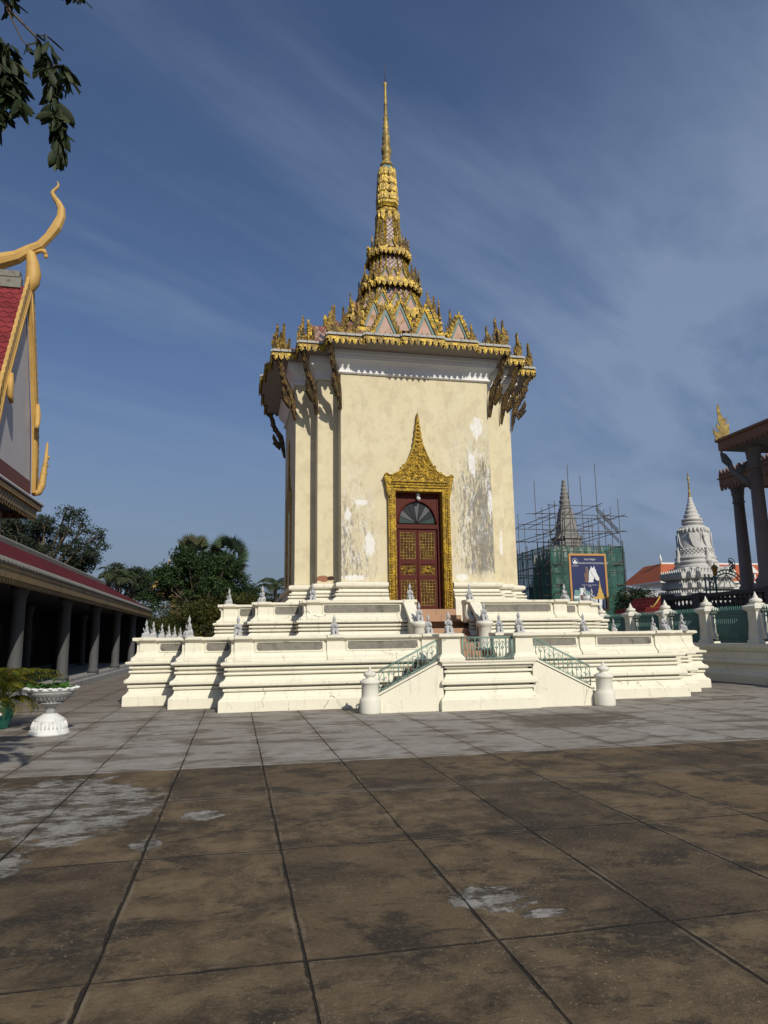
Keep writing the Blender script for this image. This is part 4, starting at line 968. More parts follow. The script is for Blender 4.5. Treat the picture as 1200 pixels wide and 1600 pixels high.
def gal_col():
    c = MB(); c.lathe([(.24, .30), (.24, .42), (.20, .48), (.185, .52), (.165, 2.7), (.18, 2.74), (.165, 2.80), (.20, 2.92), (.25, 3.0), (.25, 3.18)], n=16); return c
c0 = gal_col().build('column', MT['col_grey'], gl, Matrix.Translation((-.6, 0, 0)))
for k in range(8):
    y = 4.5+5.53*k
    if k == 0: c0.location = (0, y, 0)
    else: c = c0.copy(); COL.objects.link(c); c.location = (0, y, 0)
    c = c0.copy(); COL.objects.link(c); c.location = (-2.7, y, 0); c.scale = (1, 1, 1)
# low wall inside the arcade, with a pale hanging notice
m = MB()
for k in range(7): y = 4.5+5.53*k; m.box(-5.65, -5.55, y+1.2, y+4.3, .9, 2.5)
m.build('wall_painting', plain('dim_mural', (.06, .055, .045), .9, var=.6, vs=3), gl)

# ------------------------------------------------------------------ tall hall behind the gallery
HX, HY = -11.62, 38.4
hl = thing('hall', 'tall hall with red gable roof and ochre horned bargeboards rising behind the gallery', 'hall', (HX, HY, 0))
prof = [(0, 20.75), (1.1, 18.2), (2.2, 15.5), (2.85, 13.9), (3.3, 12.2), (3.75, 10.2)]
m = MB(); R_ = prof; Lf = [(-y, z) for y, z in prof[::-1]]
body = Lf+R_[1:]
m.prism(body, -22, -.05, 'x'); m.build('roof', MT['red_hall'], hl)
m = MB(); inn = [(y*.93, z-.35 if abs(y) < .1 else z-.12) for y, z in body]; m.prism([(-3.5, 9.6)]+inn+[(3.5, 9.6)], -.30, -.12+.1, 'x'); m.build('gable_wall', MT['grey_wall'], hl)
m = MB(); m.prism([(-3.6, 9.2), (3.6, 9.2), (3.5, 10.4), (3.35, 10.6), (-3.35, 10.6), (-3.5, 10.4)], -.1, .02, 'x'); m.build('gable_base', plain('red_plaster', (.16, .05, .04), .8, var=.2, vs=1.5, dirt=.5), hl)
def bargeboard(q):
    m = MB(); w = .2
    out = [(q*(y+.06), z+.1) for y, z in prof]; inn = [(q*max(0, y-w*.9), z-w*1.1) for y, z in prof]
    inn[0] = (0, 20.75-.75)
    m.prism(out+inn[::-1], .05, .28, 'x'); m.tube([(.24, q*(y-.05), z-.1) for y, z in prof], .09, 8)
    o = m.build('bargeboard', MT['ochre'], hl)
    # flame teeth along the upper edge
    m = MB()
    for a, b in zip(prof[:-1], prof[1:]):
        L = math.hypot(b[0]-a[0], b[1]-a[1]); n = max(1, int(L/.42))
        for k in range(n):
            t = (k+.5)/n; y = a[0]+(b[0]-a[0])*t; z = a[1]+(b[1]-a[1])*t
            m.prism([(q*(y-.02), z+.05), (q*(y+.22), z-.36), (q*(y+.42), z+.0), (q*(y+.40), z+.45), (q*(y+.30), z+.62), (q*(y+.18), z+.34)], .10, .26, 'x')
    m.build('flame_teeth', MT['ochre'], o)
    m = MB(); y, z = 2.85, 13.95; m.tube([(.36, q*(y-.45), z+.9), (.38, q*(y-.35), z+.3), (.4, q*(y-.40), z-.25), (.42, q*(y-.62), z-.55), (.42, q*(y-.75), z-.42)], [.1, .17, .15, .10, .05], 8); m.build('hook', MT['ochre'], o)
    m = MB(); y, z = 3.75, 10.1; m.tube([(.2, q*(y-.1), z-.1), (.3, q*(y+.25), z+.0), (.4, q*(y+.55), z+.5), (.45, q*(y+.52), z+1.2), (.5, q*(y+.58), z+2.0), (.5, q*(y+.66), z+3.1)], [.2, .2, .2, .17, .12, .05], 8)
    for k in range(3): m.ell((.45+.04*k, q*(y+.56+.08*k), z+1.2+.5*k), (.21-.03*k, .21-.03*k, .12), 8, 5)
    m.build('naga_finial', MT['ochre'], o)
bargeboard(1); bargeboard(-1)
m = MB(); m.box(-22, -.25, -.16, .16, 20.6, 21.2); m.box(-22, -.35, -.2, .2, 21.2, 21.55); m.build('ridge', MT['stone'], hl)
# chofa: pear-shaped body with a long curved beak
m = MB()
m.tube([(.12, 0, 20.35), (.14, 0, 20.6), (.26, 0, 21.0), (.30, 0, 21.5), (.22, 0, 22.1), (.08, 0, 22.7), (-.05, 0, 23.05)], [.08, .28, .38, .40, .33, .25, .16], 12)
m.tube([(-6, 0, 21.75), (-3.2, 0, 21.85), (-1.57, 0, 22.05), (-.6, 0, 22.45), (0, 0, 22.95), (.5, 0, 23.25), (.9, 0, 23.8), (1.27, 0, 24.45), (1.48, 0, 25.1), (1.46, 0, 25.6), (1.3, 0, 25.95), (1.05, 0, 26.3), (.92, 0, 26.55), (1.0, 0, 26.72), (1.16, 0, 26.92), (1.22, 0, 27.1), (1.14, 0, 27.3)],
       [.5, .5, .46, .36, .28, .26, .25, .29, .24, .21, .17, .14, .11, .09, .08, .06, .025], 8, False)
m.tube([(.2, 0, 22.75), (.5, 0, 22.95), (.75, 0, 22.95), (.85, 0, 22.75)], [.12, .12, .14, .10], 8); m.ell((.86, 0, 22.66), (.12, .1, .14), 8, 6)
m.build('chofa', MT['ochre'], hl)
# skirt roof below the gable
m = MB(); m.prism([(.6, 9.36), (-.25, 9.95), (-3, 10.0), (-3, 9.2), (.6, 9.2)], -14, 3.96); m.build('skirt_roof', MT['red_hall'], hl)
m = MB()
for k in range(52):
    y = 3.9-.33*k; m.prism([(.66, 9.22), (.70, 9.30), (.66, 9.40), (.35, 9.62), (.35, 9.42)], y-.28, y)
m.build('eave_tiles', MT['white_cap'], hl)
m = MB(); m.box(.44, .58, -14, 3.9, 8.95, 9.25); m.box(-2.5, .44, 3.76, 3.9, 8.95, 9.25); m.build('fascia_board', MT['ochre'], hl)
m = MB(); m.box(.34, .46, -14, 3.4, 8.45, 8.95); m.box(-2.5, .34, 3.3, 3.42, 8.45, 8.95)
for k in range(50): y = 3.3-.34*k; m.prism([(y-.3, 8.45), (y, 8.45), (y-.15, 8.26)], .36, .44, 'x')
m.build('lattice_fascia', MT['lattice_gold'], hl)
m = MB(); m.box(-6, .34, -14, 3.3, 8.75, 8.8); m.build('soffit', MT['dark'], hl)
m = MB(); m.box(-10, -1.2, -14, 3.0, 0, 8.75); m.build('wall', MT['grey_wall'], hl)

# ------------------------------------------------------------------ urns, pot, bench
def urn(label, loc):
    t = thing('urn_planter', label, 'urn', loc, 0, 'white pedestal urns on the left of the court')
    m = MB(); m.lathe([(.0, .0), (.335, .0), (.34, .035), (.32, .05), (.325, .075), (.31, .09), (.295, .10), (.28, .17), (.25, .245), (.255, .26), (.235, .275), (.2, .30), (.13, .345), (.10, .365), (.0, .37)], n=40)
    for k in range(28):
        a = 2*pi*k/28; m.tube([((r+.004)*cos(a), (r+.004)*sin(a), z) for r, z in ((.292, .11), (.278, .175), (.252, .235))], .013, 5)
    m.build('foot', MT['urn'], t)
    m = MB(); m.lathe([(0, .355), (.10, .36), (.085, .40), (.085, .44), (.10, .47), (.135, .50), (.15, .505), (.17, .525), (.215, .535), (.215, .55), (.20, .56), (.26, .60), (.325, .65), (.38, .70), (.40, .745), (0, .75)], n=40)
    for k in range(26):
        a = 2*pi*k/26; m.tube([(r*cos(a), r*sin(a), z) for r, z in ((.20, .562), (.255, .60), (.31, .642))], .013, 5)
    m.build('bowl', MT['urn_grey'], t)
    m = MB(); m.lathe([(.34, .74), (.40, .742), (.43, .765), (.44, .785), (.42, .81), (.38, .80), (.35, .76)], n=40)
    for k in range(18):
        a = 2*pi*k/18; m.ell((.42*cos(a), .42*sin(a), .80), (.055, .055, .02), 7, 4)
    m.build('rim', MT['urn'], t)
    rng = random.Random(3); m = MB()
    for k in range(46):
        a = rng.random()*2*pi; r = .36*rng.random()**.5; z = .79+rng.random()*.07; s = .05+.04*rng.random(); c = Vector((r*cos(a), r*sin(a), z)); M = Matrix.Rotation(rng.random()*.9-.45, 3, 'X') @ Matrix.Rotation(rng.random()*.9-.45, 3, 'Y')
        m.add([c+M @ Vector((s*cos(2*pi*i/9), s*sin(2*pi*i/9), .01*sin(i*2.1))) for i in range(9)], [tuple(range(9))])
        m.tube([(c.x*.9, c.y*.9, .74), tuple(c)], .004, 4)
    for k in range(4): a = k*1.7; m.tube([(.15*cos(a), .15*sin(a), .75), (.17*cos(a), .17*sin(a), .93)], .005, 4); m.ell((.17*cos(a), .17*sin(a), .94), (.016, .016, .03), 6, 5)
    m.build('lotus_leaves', MT['pad'], t); return t
urn('white carved pedestal urn with lotus leaves beside the potted palm', (-3.19, 13.72, 0))
urn('white urn cut off by the left edge of the photo, nearer than the other urn', (-3.02, 8.75, 0))
pt = thing('potted_palm', 'bushy yellow green palm in a glazed green pot behind the urn', 'potted plant', (-4.35, 14.9, 0))
m = MB(); m.lathe([(.0, .0), (.14, .0), (.155, .02), (.2, .18), (.235, .32), (.235, .40), (.2, .48), (.17, .50), (.18, .53), (.165, .54), (.15, .5), (0, .49)], n=28)
for k in range(16): a = 2*pi*k/16; m.tube([(r*cos(a), r*sin(a), z) for r, z in ((.20, .18), (.238, .32), (.238, .40), (.205, .47))], .014, 5)
m.build('pot', MT['pot'], pt)
def frond(m, base, az, length, rise, droop, nl, ll, lw, rng, stem=.012, vee=.5, mis=(0, 1)):
    """pinnate leaf: arching midrib with drooping leaflets"""
    P = []; d = Vector((cos(az), sin(az), 0)); p = Vector(base)
    for i in range(15):
        t = i/14; a = rise-(rise+droop)*t**1.25; p = p+(d*cos(a)+Vector((0, 0, sin(a))))*(length/14); P.append(p.copy())
    m.mi = mis[0]; m.tube([base]+P, [stem*(1-.8*i/15) for i in range(16)], 4)
    side = Vector((-sin(az), cos(az), 0))
    for k in range(nl):
        t = .18+.82*k/nl; i = min(13, int(t*14)); c = P[i]+(P[i+1]-P[i])*(t*14-i if i < 13 else .5); ax = (P[i+1]-P[i]).normalized()
        l = ll*(.55+.9*sin(pi*min(1, t*.95+.08)))*(.85+.3*rng.random())*.8
        for q in (-1, 1):
            up = side.cross(ax).normalized()*(1 if side.cross(ax).z > 0 else -1)
            dr = (side*q+ax*.55+up*(vee*(1-t)-.15)+Vector((rng.uniform(-.1, .1), rng.uniform(-.1, .1), rng.uniform(-.1, .1)))).normalized()
            w = ax*lw; tip = c+dr*l+Vector((0, 0, -l*.35)); mid = c+dr*l*.5
            m.mi = mis[1] if rng.random() < .35 else mis[0]
            m.add([c-w*.4, c+w*.4, mid+w*.5, tip, mid-w*.5], [(0, 1, 2, 3, 4)])
rng = random.Random(11); m = MB()
for k in range(24):
    a = k*2.4+rng.random(); frond(m, (.05*cos(a), .05*sin(a), .5), a, rng.uniform(.75, 1.25), rng.uniform(.8, 1.45), rng.uniform(.1, .9), 26, .22, .018, rng, .010)
for k in range(5): a = -1.3+.5*k; frond(m, (.05*cos(a), .05*sin(a), .5), a, .7, .5, 1.3, 20, .2, .017, rng, .009)
m.build('fronds', [MT['areca'], MT['areca2']], pt)
m = MB()
for k in range(7): a = k*.9; m.tube([(.04*cos(a), .04*sin(a), .48), (.09*cos(a), .09*sin(a), .95)], [.018, .011], 6)
m.build('stems', MT['palm2'], pt)
bn = thing('stone_bench', 'pale stone slab bench end at the left edge below the green pot', 'bench', (-4.62, 13.35, 0))
m = MB(); m.box(-.5, .42, -.2, .2, .20, .28); m.build('slab', MT['kerb'], bn, bevel=.012)
for x in (-.4, .22): m = MB(); m.box(x, x+.12, -.15, .15, 0, .2); m.build('leg', MT['kerb'], bn)

# ------------------------------------------------------------------ fence on the right
FX = 16.3
fw = thing('fence_wall', 'long moulded cream wall carrying the green iron railings on the right', 'wall', (FX, 0, 0))
m = MB(); FS = [(-.42, 0), (-.42, .26), (-.38, .30), (-.30, .38), (-.27, .46), (-.27, .58), (-.34, .60), (-.36, .66), (-.34, .74), (-.27, .76), (-.25, .98), (-.30, 1.0), (-.33, 1.05), (-.36, 1.12), (-.36, 1.20), (-.32, 1.24), (.32, 1.24), (.32, 0)]
m.prism(FS, 9.5, 46); m.build('moulded_wall', MT['base_white'], fw)
FY = [14.63+2.44*k for k in range(13)]
p0 = thing('fence_post', 'nearest cream fence post with onion finial on the right edge', 'post', (FX, FY[0], 1.24), 0, 'cream fence posts with onion finials')
m = MB()
for z0, r0, z1, r1 in ((0, .25, .10, .25), (.10, .25, .16, .19), (.16, .19, 1.0, .19), (1.0, .19, 1.10, .27), (1.10, .29, 1.18, .29), (1.18, .29, 1.24, .20), (1.24, .17, 1.28, .17)):
    m.loft([[(-r0, -r0, z0), (r0, -r0, z0), (r0, r0, z0), (-r0, r0, z0)], [(-r1, -r1, z1), (r1, -r1, z1), (r1, r1, z1), (-r1, r1, z1)]])
m.build('shaft', MT['post_white'], p0)
m = MB(); m.lathe([(.10, 1.27), (.18, 1.30), (.20, 1.35), (.18, 1.40), (.10, 1.44), (.07, 1.46), (.08, 1.49), (.05, 1.53), (.025, 1.60), (.004, 1.65)], n=18); m.build('onion_finial', MT['post_white'], p0)
m = MB()
for q in (-1, 1):
    m.prism([(q*.19, .12), (q*.40, .16), (q*.33, .55), (q*.30, .95), (q*.19, .98)], -.08, .08, 'x')
m.build('side_fin', MT['post_white'], p0)
names = {2: 'cream fence post with onion finial nearest to the right edge of the photo', 3: 'cream fence post with onion finial right of the rightmost lower statue', 4: 'cream fence post with onion finial behind the right lower statues', 5: 'cream fence post with onion finial beside the small red roof'}
for k in range(1, 13):
    copy_tree(p0, loc=(FX, FY[k], 1.24), label=names.get(k, 'far cream fence post hidden behind the upper terrace' if k > 5 else 'cream fence post outside the right edge'))
p0['label'] = 'cream fence post outside the right edge'
def fpanel(label):
    t = thing('railing', label, 'railing', (FX, 0, 1.24), 0, 'green iron railings between the fence posts')
    m = MB()
    for z, r in ((.10, .03), (.20, .018), (.86, .018), (1.0, .028)): m.tube([(0, .22, z), (0, 2.22, z)], r, 5)
    n = 19
    for k in range(n+1):
        y = .24+1.96*k/n; m.tube([(0, y, .06), (0, y, 1.06)], .016, 5); m.lathe([(.012, 1.04), (.032, 1.08), (.026, 1.12), (.006, 1.24)], (0, y, 0), 6)
        if k < n:
            yy = y+.98/n; m.tube([(0, yy+.035*cos(2*pi*i/8), .93+.045*sin(2*pi*i/8)) for i in range(8)], .009, 4, closed=True)
            m.tube([(0, yy, .1), (0, yy, .55), (0, yy+.02, .62), (0, yy-.02, .70)], .011, 4)
    m.build('iron_bars', MT['fence_iron'], t); return t
r0 = fpanel('green iron railing outside the right edge'); r0.location.y = FY[0]
rl = {1: 'green iron railing outside the right edge', 2: 'green iron railing cut by the right edge of the photo', 3: 'widest seen green iron railing between the two rightmost posts', 4: 'green iron railing behind the two right lower statues', 5: 'green iron railing in front of the small red roof', 6: 'green iron railing just right of the upper terrace end'}
for k in range(1, 12): copy_tree(r0, loc=(FX, FY[k], 1.24), label=rl.get(k, 'far green iron railing hidden behind the upper terrace'))

# ------------------------------------------------------------------ pavilion on the right
bl = thing('balustrade', 'dark stone balustrade on the raised terrace behind the green railings', 'balustrade', (21, 0, 0))
m = MB(); m.box(-.2, .2, 8, 31.3, 0, 2.55); m.box(.2, 14, 8, 36, 0, 2.5); m.build('terrace_wall', MT['pav_cap'], bl)
m = MB(); m.box(-.22, .22, 8, 31.3, 2.55, 2.68); m.box(-.2, .2, 8, 31.3, 3.2, 3.36); m.box(-.25, .25, 30.9, 31.35, 2.5, 3.5); m.box(.2, 14, 30.95, 31.25, 3.2, 3.36); m.box(.2, 14, 30.95, 31.25, 2.55, 2.68)
for k in range(5): m.box(-.24, .24, 10+4.6*k, 10.5+4.6*k, 2.5, 3.42)
m.build('rails', MT['balu'], bl)
m = MB()
for k in range(76):
    y = 8.2+.3*k; m.lathe([(.06, 2.66), (.11, 2.75), (.115, 2.84), (.05, 2.98), (.05, 3.08), (.09, 3.16), (.09, 3.22)], (0, y, 0), 8)
o = m.build('balusters', MT['balu'], bl); o['kind'] = 'stuff'
pv = thing('pavilion', 'open pavilion with tall stone columns under a brown carved roof at the right edge', 'pavilion', (22.5, 28.3, 0))
m = MB(); m.add([(0, 0, 10.68), (14, 0, 10.68), (14, -20, 10.68), (0, -20, 10.68), (5, -5, 12.4), (14, -5, 12.4), (14, -15, 12.4), (5, -15, 12.4)], [(0, 1, 5, 4), (3, 0, 4, 7), (4, 5, 6, 7), (2, 3, 7, 6)]); m.build('roof', MT['pav_wood'], pv)
m = MB(); m.box(.12, 14, -20, -.12, 10.15, 10.25); m.build('ceiling', MT['pav_cap'], pv)
m = MB(); m.box(0, .12, -20, 0, 10.2, 10.68); m.box(.12, 14, -.12, 0, 10.2, 10.68); m.box(-.09, 0, -20, .09, 10.62, 10.74); m.box(0, 14, 0, .09, 10.62, 10.74)
for k in range(60): y = -.32*k; m.prism([(y-.3, 10.2), (y, 10.2), (y-.15, 10.08)], .02, .08, 'x')
m.build('fascia', MT['pav_wood'], pv)
f = flame(1.6, .3, .16); f.build('corner_finial', MT['gold_smooth'], pv, RZ(-.5, (.12, -.12, 10.72)))
def pcol(m, z0, zt, r):
    m.lathe([(r*1.75, z0), (r*1.75, z0+.35), (r*1.4, z0+.40), (r*1.55, z0+.52), (r*1.35, z0+.62), (r*1.15, z0+.68), (r*1.2, z0+.74), (r*1.0, z0+.80), (r*.82, zt-1.0)], n=24)
def pcap(m, zt, r):
    m.lathe([(r*.82, zt-1.0), (r*.95, zt-.97), (r*.95, zt-.90), (r*.85, zt-.86), (r*.88, zt-.55), (r*1.0, zt-.5), (r*.95, zt-.42), (r*1.05, zt-.2), (r*1.3, zt-.05), (r*1.35, zt)], n=24)
for x, y in ((1.1, -.95), (1.1, -6.5), (1.1, -12), (7.0, -.95), (7.0, -6.5)):
    m = MB(); pcol(m, 2.5+.9, 10.15, .33); m.loft([[(-.62, -.62, 2.5), (.62, -.62, 2.5), (.62, .62, 2.5), (-.62, .62, 2.5)], [(-.62, -.62, 3.4), (.62, -.62, 3.4), (.62, .62, 3.4), (-.62, .62, 3.4)]])
    c = m.build('column', MT['pav_stone'], pv, Matrix.Translation((x, y, 0)))
    m = MB(); pcap(m, 10.15, .33); m.build('capital', MT['pav_cap'], c, Matrix.Translation((x, y, 0)))
m = MB()
m.tube([(.95, -.8, 8.2), (.75, -.6, 8.7), (.55, -.4, 8.95), (.4, -.25, 9.2), (.35, -.2, 9.6), (.22, -.1, 9.95), (.1, 0, 10.1)], [.1, .13, .15, .12, .13, .1, .05], 8)
m.prism([(.5, 8.8), (.9, 9.1), (1.05, 9.6), (.8, 9.4), (.6, 9.5)], -.55, -.45); m.prism([(.2, 9.4), (-.05, 9.6), (-.1, 10.0), (.1, 9.9), (.25, 9.8)], -.3, -.2)
m.build('naga_bracket', MT['pav_cap'], pv)
pw = thing('covered_walkway', 'lower brown canopy with toothed crest on columns behind the right pavilion', 'canopy', (26, 32.9, 0))
m = MB(); m.add([(0, 0, 10.2), (12, 0, 10.2), (12, -14, 10.2), (0, -14, 10.2), (3, -3, 10.75), (12, -3, 10.75), (12, -11, 10.75), (3, -11, 10.75)], [(0, 1, 5, 4), (3, 0, 4, 7), (4, 5, 6, 7), (2, 3, 7, 6)]); m.box(.1, 12, -14, -.1, 9.62, 9.7); m.build('roof', MT['pav_wood'], pw)
m = MB(); m.box(0, .1, -14, 0, 9.55, 10.15); m.box(.1, 12, -.1, 0, 9.55, 10.15); m.box(-.07, 0, -14, .07, 9.92, 10.0)
for k in range(52): y = -.27*k; m.prism([(y-.24, 9.55), (y, 9.55), (y-.06, 9.28), (y-.18, 9.28)], .01, .08, 'x')
m.build('fascia', MT['pav_wood'], pw)
m = MB()
for k in range(52): y = -.27*k; m.prism([(y-.22, 10.12), (y, 10.12), (y-.03, 10.3), (y-.11, 10.48), (y-.19, 10.3)], .0, .08, 'x')
m.build('crest', MT['pav_wood'], pw)
for x, y in ((1.1, .0), (1.1, -6.0), (6, 0)):
    m = MB(); pcol(m, 3.3, 9.62, .34); m.box(-.6, .6, -.6, .6, 0, 3.3); c = m.build('column', MT['pav_stone'], pw, Matrix.Translation((x, y, 0)))
    m = MB(); pcap(m, 9.62, .34); m.build('capital', MT['pav_cap'], c, Matrix.Translation((x, y, 0)))

# ------------------------------------------------------------------ scaffolded stupa, netting, billboard
ss_ = thing('scaffolded_stupa', 'grey ringed stupa under repair rising out of bamboo scaffolding', 'stupa', (30.7, 60.6, 0))
V = [(.652, 1.0), (.833, .833), (1.0, .652)]
def rg(s, z): return [(x*s, y*s, z) for x, y in outline(V)]
m = MB(); m.loft([rg(3.0, 0), rg(2.9, 6.0), rg(2.8, 8.0), rg(2.6, 8.1), rg(2.6, 8.9), rg(2.1, 9.1), rg(2.15, 9.6), rg(1.75, 9.7), rg(1.7, 10.4), rg(1.95, 10.5), rg(1.95, 10.75), rg(1.5, 10.85), rg(1.35, 11.2), rg(1.15, 12.3), rg(.95, 13.2), rg(.8, 13.4), rg(.9, 13.5), rg(.7, 13.6)]); m.v = [(x*(.64 if z > 9.2 else .8 if z > 8 else 1), y*(.64 if z > 9.2 else .8 if z > 8 else 1), z) for x, y, z in m.v]; m.build('body', MT['stupa_dark'], ss_)
m = MB(); m.lathe([(.75, 13.5), (.72, 13.8), (.55, 13.95), (.72, 14.1), (.72, 14.3), (.5, 14.45), (.6, 14.55), (.6, 14.75), (.4, 14.85), (.5, 14.95), (.48, 15.15), (.32, 15.25), (.42, 15.35), (.38, 15.55), (.25, 15.65), (.34, 15.75), (.3, 15.9), (.2, 16.0), (.26, 16.1), (.2, 16.3), (.05, 16.4)], n=20); m.v = [(x*.74, y*.74, z) for x, y, z in m.v]; m.build('ringed_spire', MT['stupa_dark'], ss_)
m = MB(); rng = random.Random(2)
for x in (-2.3, -1.5, -.7, .2, 1.0, 1.7, 2.3):
    for a in faces:
        f = MB(); h = 9.3+rng.random()*.4; f.prism([(x-.3, 8.2), (x+.3, 8.2), (x+.22, h-.3), (x, h), (x-.22, h-.3)], -2.22, -2.1); m.merge(f, Matrix.Rotation(a, 4, 'Z'))
m.build('antefixes', MT['stupa'], ss_)
sf = thing('scaffolding', 'thin bamboo pole scaffolding standing above and inside the green netting', 'scaffolding', (30.7, 60.6, 0))
rng = random.Random(21); poles = []
tall = {(-2.7, -2.7): 14.3, (-.9, -2.7): 17.9, (.9, -2.7): 16.8, (2.7, -2.7): 18.1, (-2.7, 2.7): 17.2}
for x in (-4.3, -2.7, -.9, .9, 2.7, 4.4):
    for y in (-4.4, -2.7, 2.7, 4.4):
        if abs(x) < 4 and abs(y) > 4 and rng.random() < .3: continue
        h = tall.get((x, y), rng.uniform(12.2, 14.4) if max(abs(x), abs(y)) > 4 else rng.uniform(13, 15.5)); dx = rng.uniform(-.15, .15)
        poles.append(((x, y, 0), (x+dx, y+.05, h), .032))
for z in (5.2, 7.2, 9.2, 10.9, 12.4, 13.6):
    w = 4.9 if z < 12.5 else 3.2
    for y in (-4.4, -2.7, 2.7, 4.4):
        if abs(y) > w: continue
        poles.append(((-w-rng.random()*.7, y, z+rng.uniform(-.2, .2)), (w+rng.random()*.9, y, z+rng.uniform(-.2, .35)), .034))
    for x in (-4.3, -2.7, 2.7, 4.4):
        if abs(x) > w: continue
        poles.append(((x, -w-rng.random(), z+rng.uniform(-.1, .2)), (x, w+rng.random(), z+.2), .034))
for k in range(9):
    q = rng.choice((-1, 1)); z = rng.uniform(9, 11.5); poles.append(((q*4.3, -4.4, z), (q*1.6, -4.4, z+2.4), .04))
for a, b, r in poles:
    a = (a[0]*.79, a[1]*.79, a[2]*.985); b = (b[0]*.79, b[1]*.79, b[2]*.97)
    m = MB(); m.tube([a, b], r, 5); m.build('pole', MT['pole'], sf)
nb = thing('netted_enclosure', 'green safety netting box wrapped round the foot of the scaffolded stupa', 'netting', (30.7, 60.6, 0))
def netsheet(p, q, h0, h1, M=None, seed=0):
    rng = random.Random(seed); m = MB(); n, k = 24, 10; vs = []; fs = []; p = Vector(p); q = Vector(q); d = q-p; nr = Vector((d.y, -d.x)).normalized()
    for j in range(k+1):
        for i in range(n+1):
            u = i/n; top = h1+(-.12*sin(pi*((u*4) % 1))); z = h0+(top-h0)*j/k; b = .16*sin(u*23+j*.3)+.1*sin(u*47+j*.9)+rng.uniform(-.05, .05); c = p+d*u+nr*b
            vs.append((c.x, c.y, z))
    for j in range(k):
        for i in range(n): a = j*(n+1)+i; fs.append((a, a+1, a+n+2, a+n+1))
    m.smooth = True; m.add(vs, fs); return m
A = (-3.6, -3.6); B = (3.6, -3.6); C_ = (3.6, 3.6); D_ = (-3.6, 3.6)
for i, (p, q) in enumerate(((A, B), (B, C_), (D_, A))):
    netsheet(p, q, 0, 9.5, seed=i).build('net_sheet', MT['net'], nb, recalc=False)
m = MB()
for p, q in ((A, B), (B, C_), (D_, A)):
    for u in range(7): x = p[0]+(q[0]-p[0])*u/6; y = p[1]+(q[1]-p[1])*u/6; m.tube([(x, y, 0), (x, y, 9.55+(.45 if u % 2 == 0 else .1))], .05, 5)
    for z in (2.5, 4.3, 6.0, 7.8, 9.45): m.tube([(p[0], p[1], z), (q[0], q[1], z)], .05, 5)
    m.tube([(p[0], p[1], 5), (q[0], q[1], 8.2)], .045, 5)
m.build('frame_poles', MT['pole'], nb)
m = MB(); m.box(-2.9, 2.9, -2.7, 2.7, 0, 6.2); m.build('inner_shed', MT['black'], nb)
m = MB(); rng = random.Random(4)
for k in range(26):
    x = rng.uniform(-3.3, 3.0); z = rng.uniform(4.2, 8.8); m.box(x, x+rng.uniform(.15, .6), -3.2, -3.1, z, z+rng.uniform(.2, .6))
m.build('carved_stones', MT['stupa'], nb)

bb = thing('billboard', 'tall blue billboard in an orange frame showing a white horse head and a golden pavilion', 'billboard', (22.63, 42, 0))
BX, BZ0, BZ1 = 1.34, 3.1, 6.86
m = MB(); m.box(-BX, BX, .0, .06, BZ0, BZ1); m.build('panel', MT['navy'], bb)
m = MB(); w = .13
m.box(-BX, -BX+w, -.05, 0, BZ0, BZ1); m.box(BX-w, BX, -.05, 0, BZ0, BZ1); m.box(-BX+w, BX-w, -.05, 0, BZ1-w, BZ1); m.box(-BX+w, BX-w, -.05, 0, BZ0, BZ0+w); m.build('frame', MT['billboard_frame'], bb)
for x in (-1, 1): m = MB(); m.box(x-.06, x+.06, .07, .17, 0, BZ1-.3); m.build('leg', MT['steel'], bb)
def khmer(txt, size, x, z, align='CENTER'):
    cu = bpy.data.curves.new('lettering', 'FONT'); cu.body = txt; cu.size = size; cu.align_x = align; cu.extrude = .003; cu.resolution_u = 3
    o = bpy.data.objects.new('lettering', cu); COL.objects.link(o); dg = bpy.context.evaluated_depsgraph_get()
    me = bpy.data.meshes.new_from_object(o.evaluated_get(dg)); bpy.data.objects.remove(o); me.materials.clear(); me.materials.append(MT['ink'])
    q = bpy.data.objects.new('lettering', me); COL.objects.link(q); q.parent = bb; q.location = (x, -.012, z); q.rotation_euler = (pi/2, 0, 0); return q
khmer('គម្រោងជួស', .17, .18, 6.44); khmer('ជុលស្តូបព្រះបរមរាជា ព្រះករុណាជាអម្ចាស់', .145, .30, 6.20); khmer('ក្រសួងវប្បធម៌', .085, -.89, 6.03)
khmer('ព្រះរូបព្រះបាទនៅលើអស្សាជាមហាក្សត្រ', .07, .05, 4.78); khmer('ភ្នំពេញ', .07, .05, 4.70)
m = MB(); m.tube([(-.89+.19*cos(2*pi*i/24), -.012, 6.35+.19*sin(2*pi*i/24)) for i in range(24)], .012, 5, closed=True); m.prism([(-1.02, 6.22), (-.76, 6.22), (-.80, 6.33), (-.98, 6.33)], -.016, -.002); m.prism([(-.97, 6.34), (-.81, 6.34), (-.85, 6.42), (-.89, 6.50), (-.93, 6.42)], -.016, -.002)
for q in (-1, 1): m.prism([(-.89+q*.06, 6.21), (-.89+q*.15, 6.24), (-.89+q*.13, 6.36)], -.02, -.002)
m.build('emblem', MT['ink'], bb)
m = MB(); hx = .05
m.prism([(hx+x*.9, 4.98+z*.9) for x, z in ((-.10, .0), (.30, .0), (.34, .22), (.40, .34), (.52, .20), (.66, .10), (.78, .16), (.80, .30), (.70, .52), (.60, .74), (.56, .92), (.48, 1.02), (.47, 1.22), (.38, 1.06), (.28, 1.05), (.22, 1.20), (.15, 1.0), (.04, .84), (-.02, .5), (-.02, .2))], -.014, -.002); m.build('horse_picture', MT['ink'], bb)
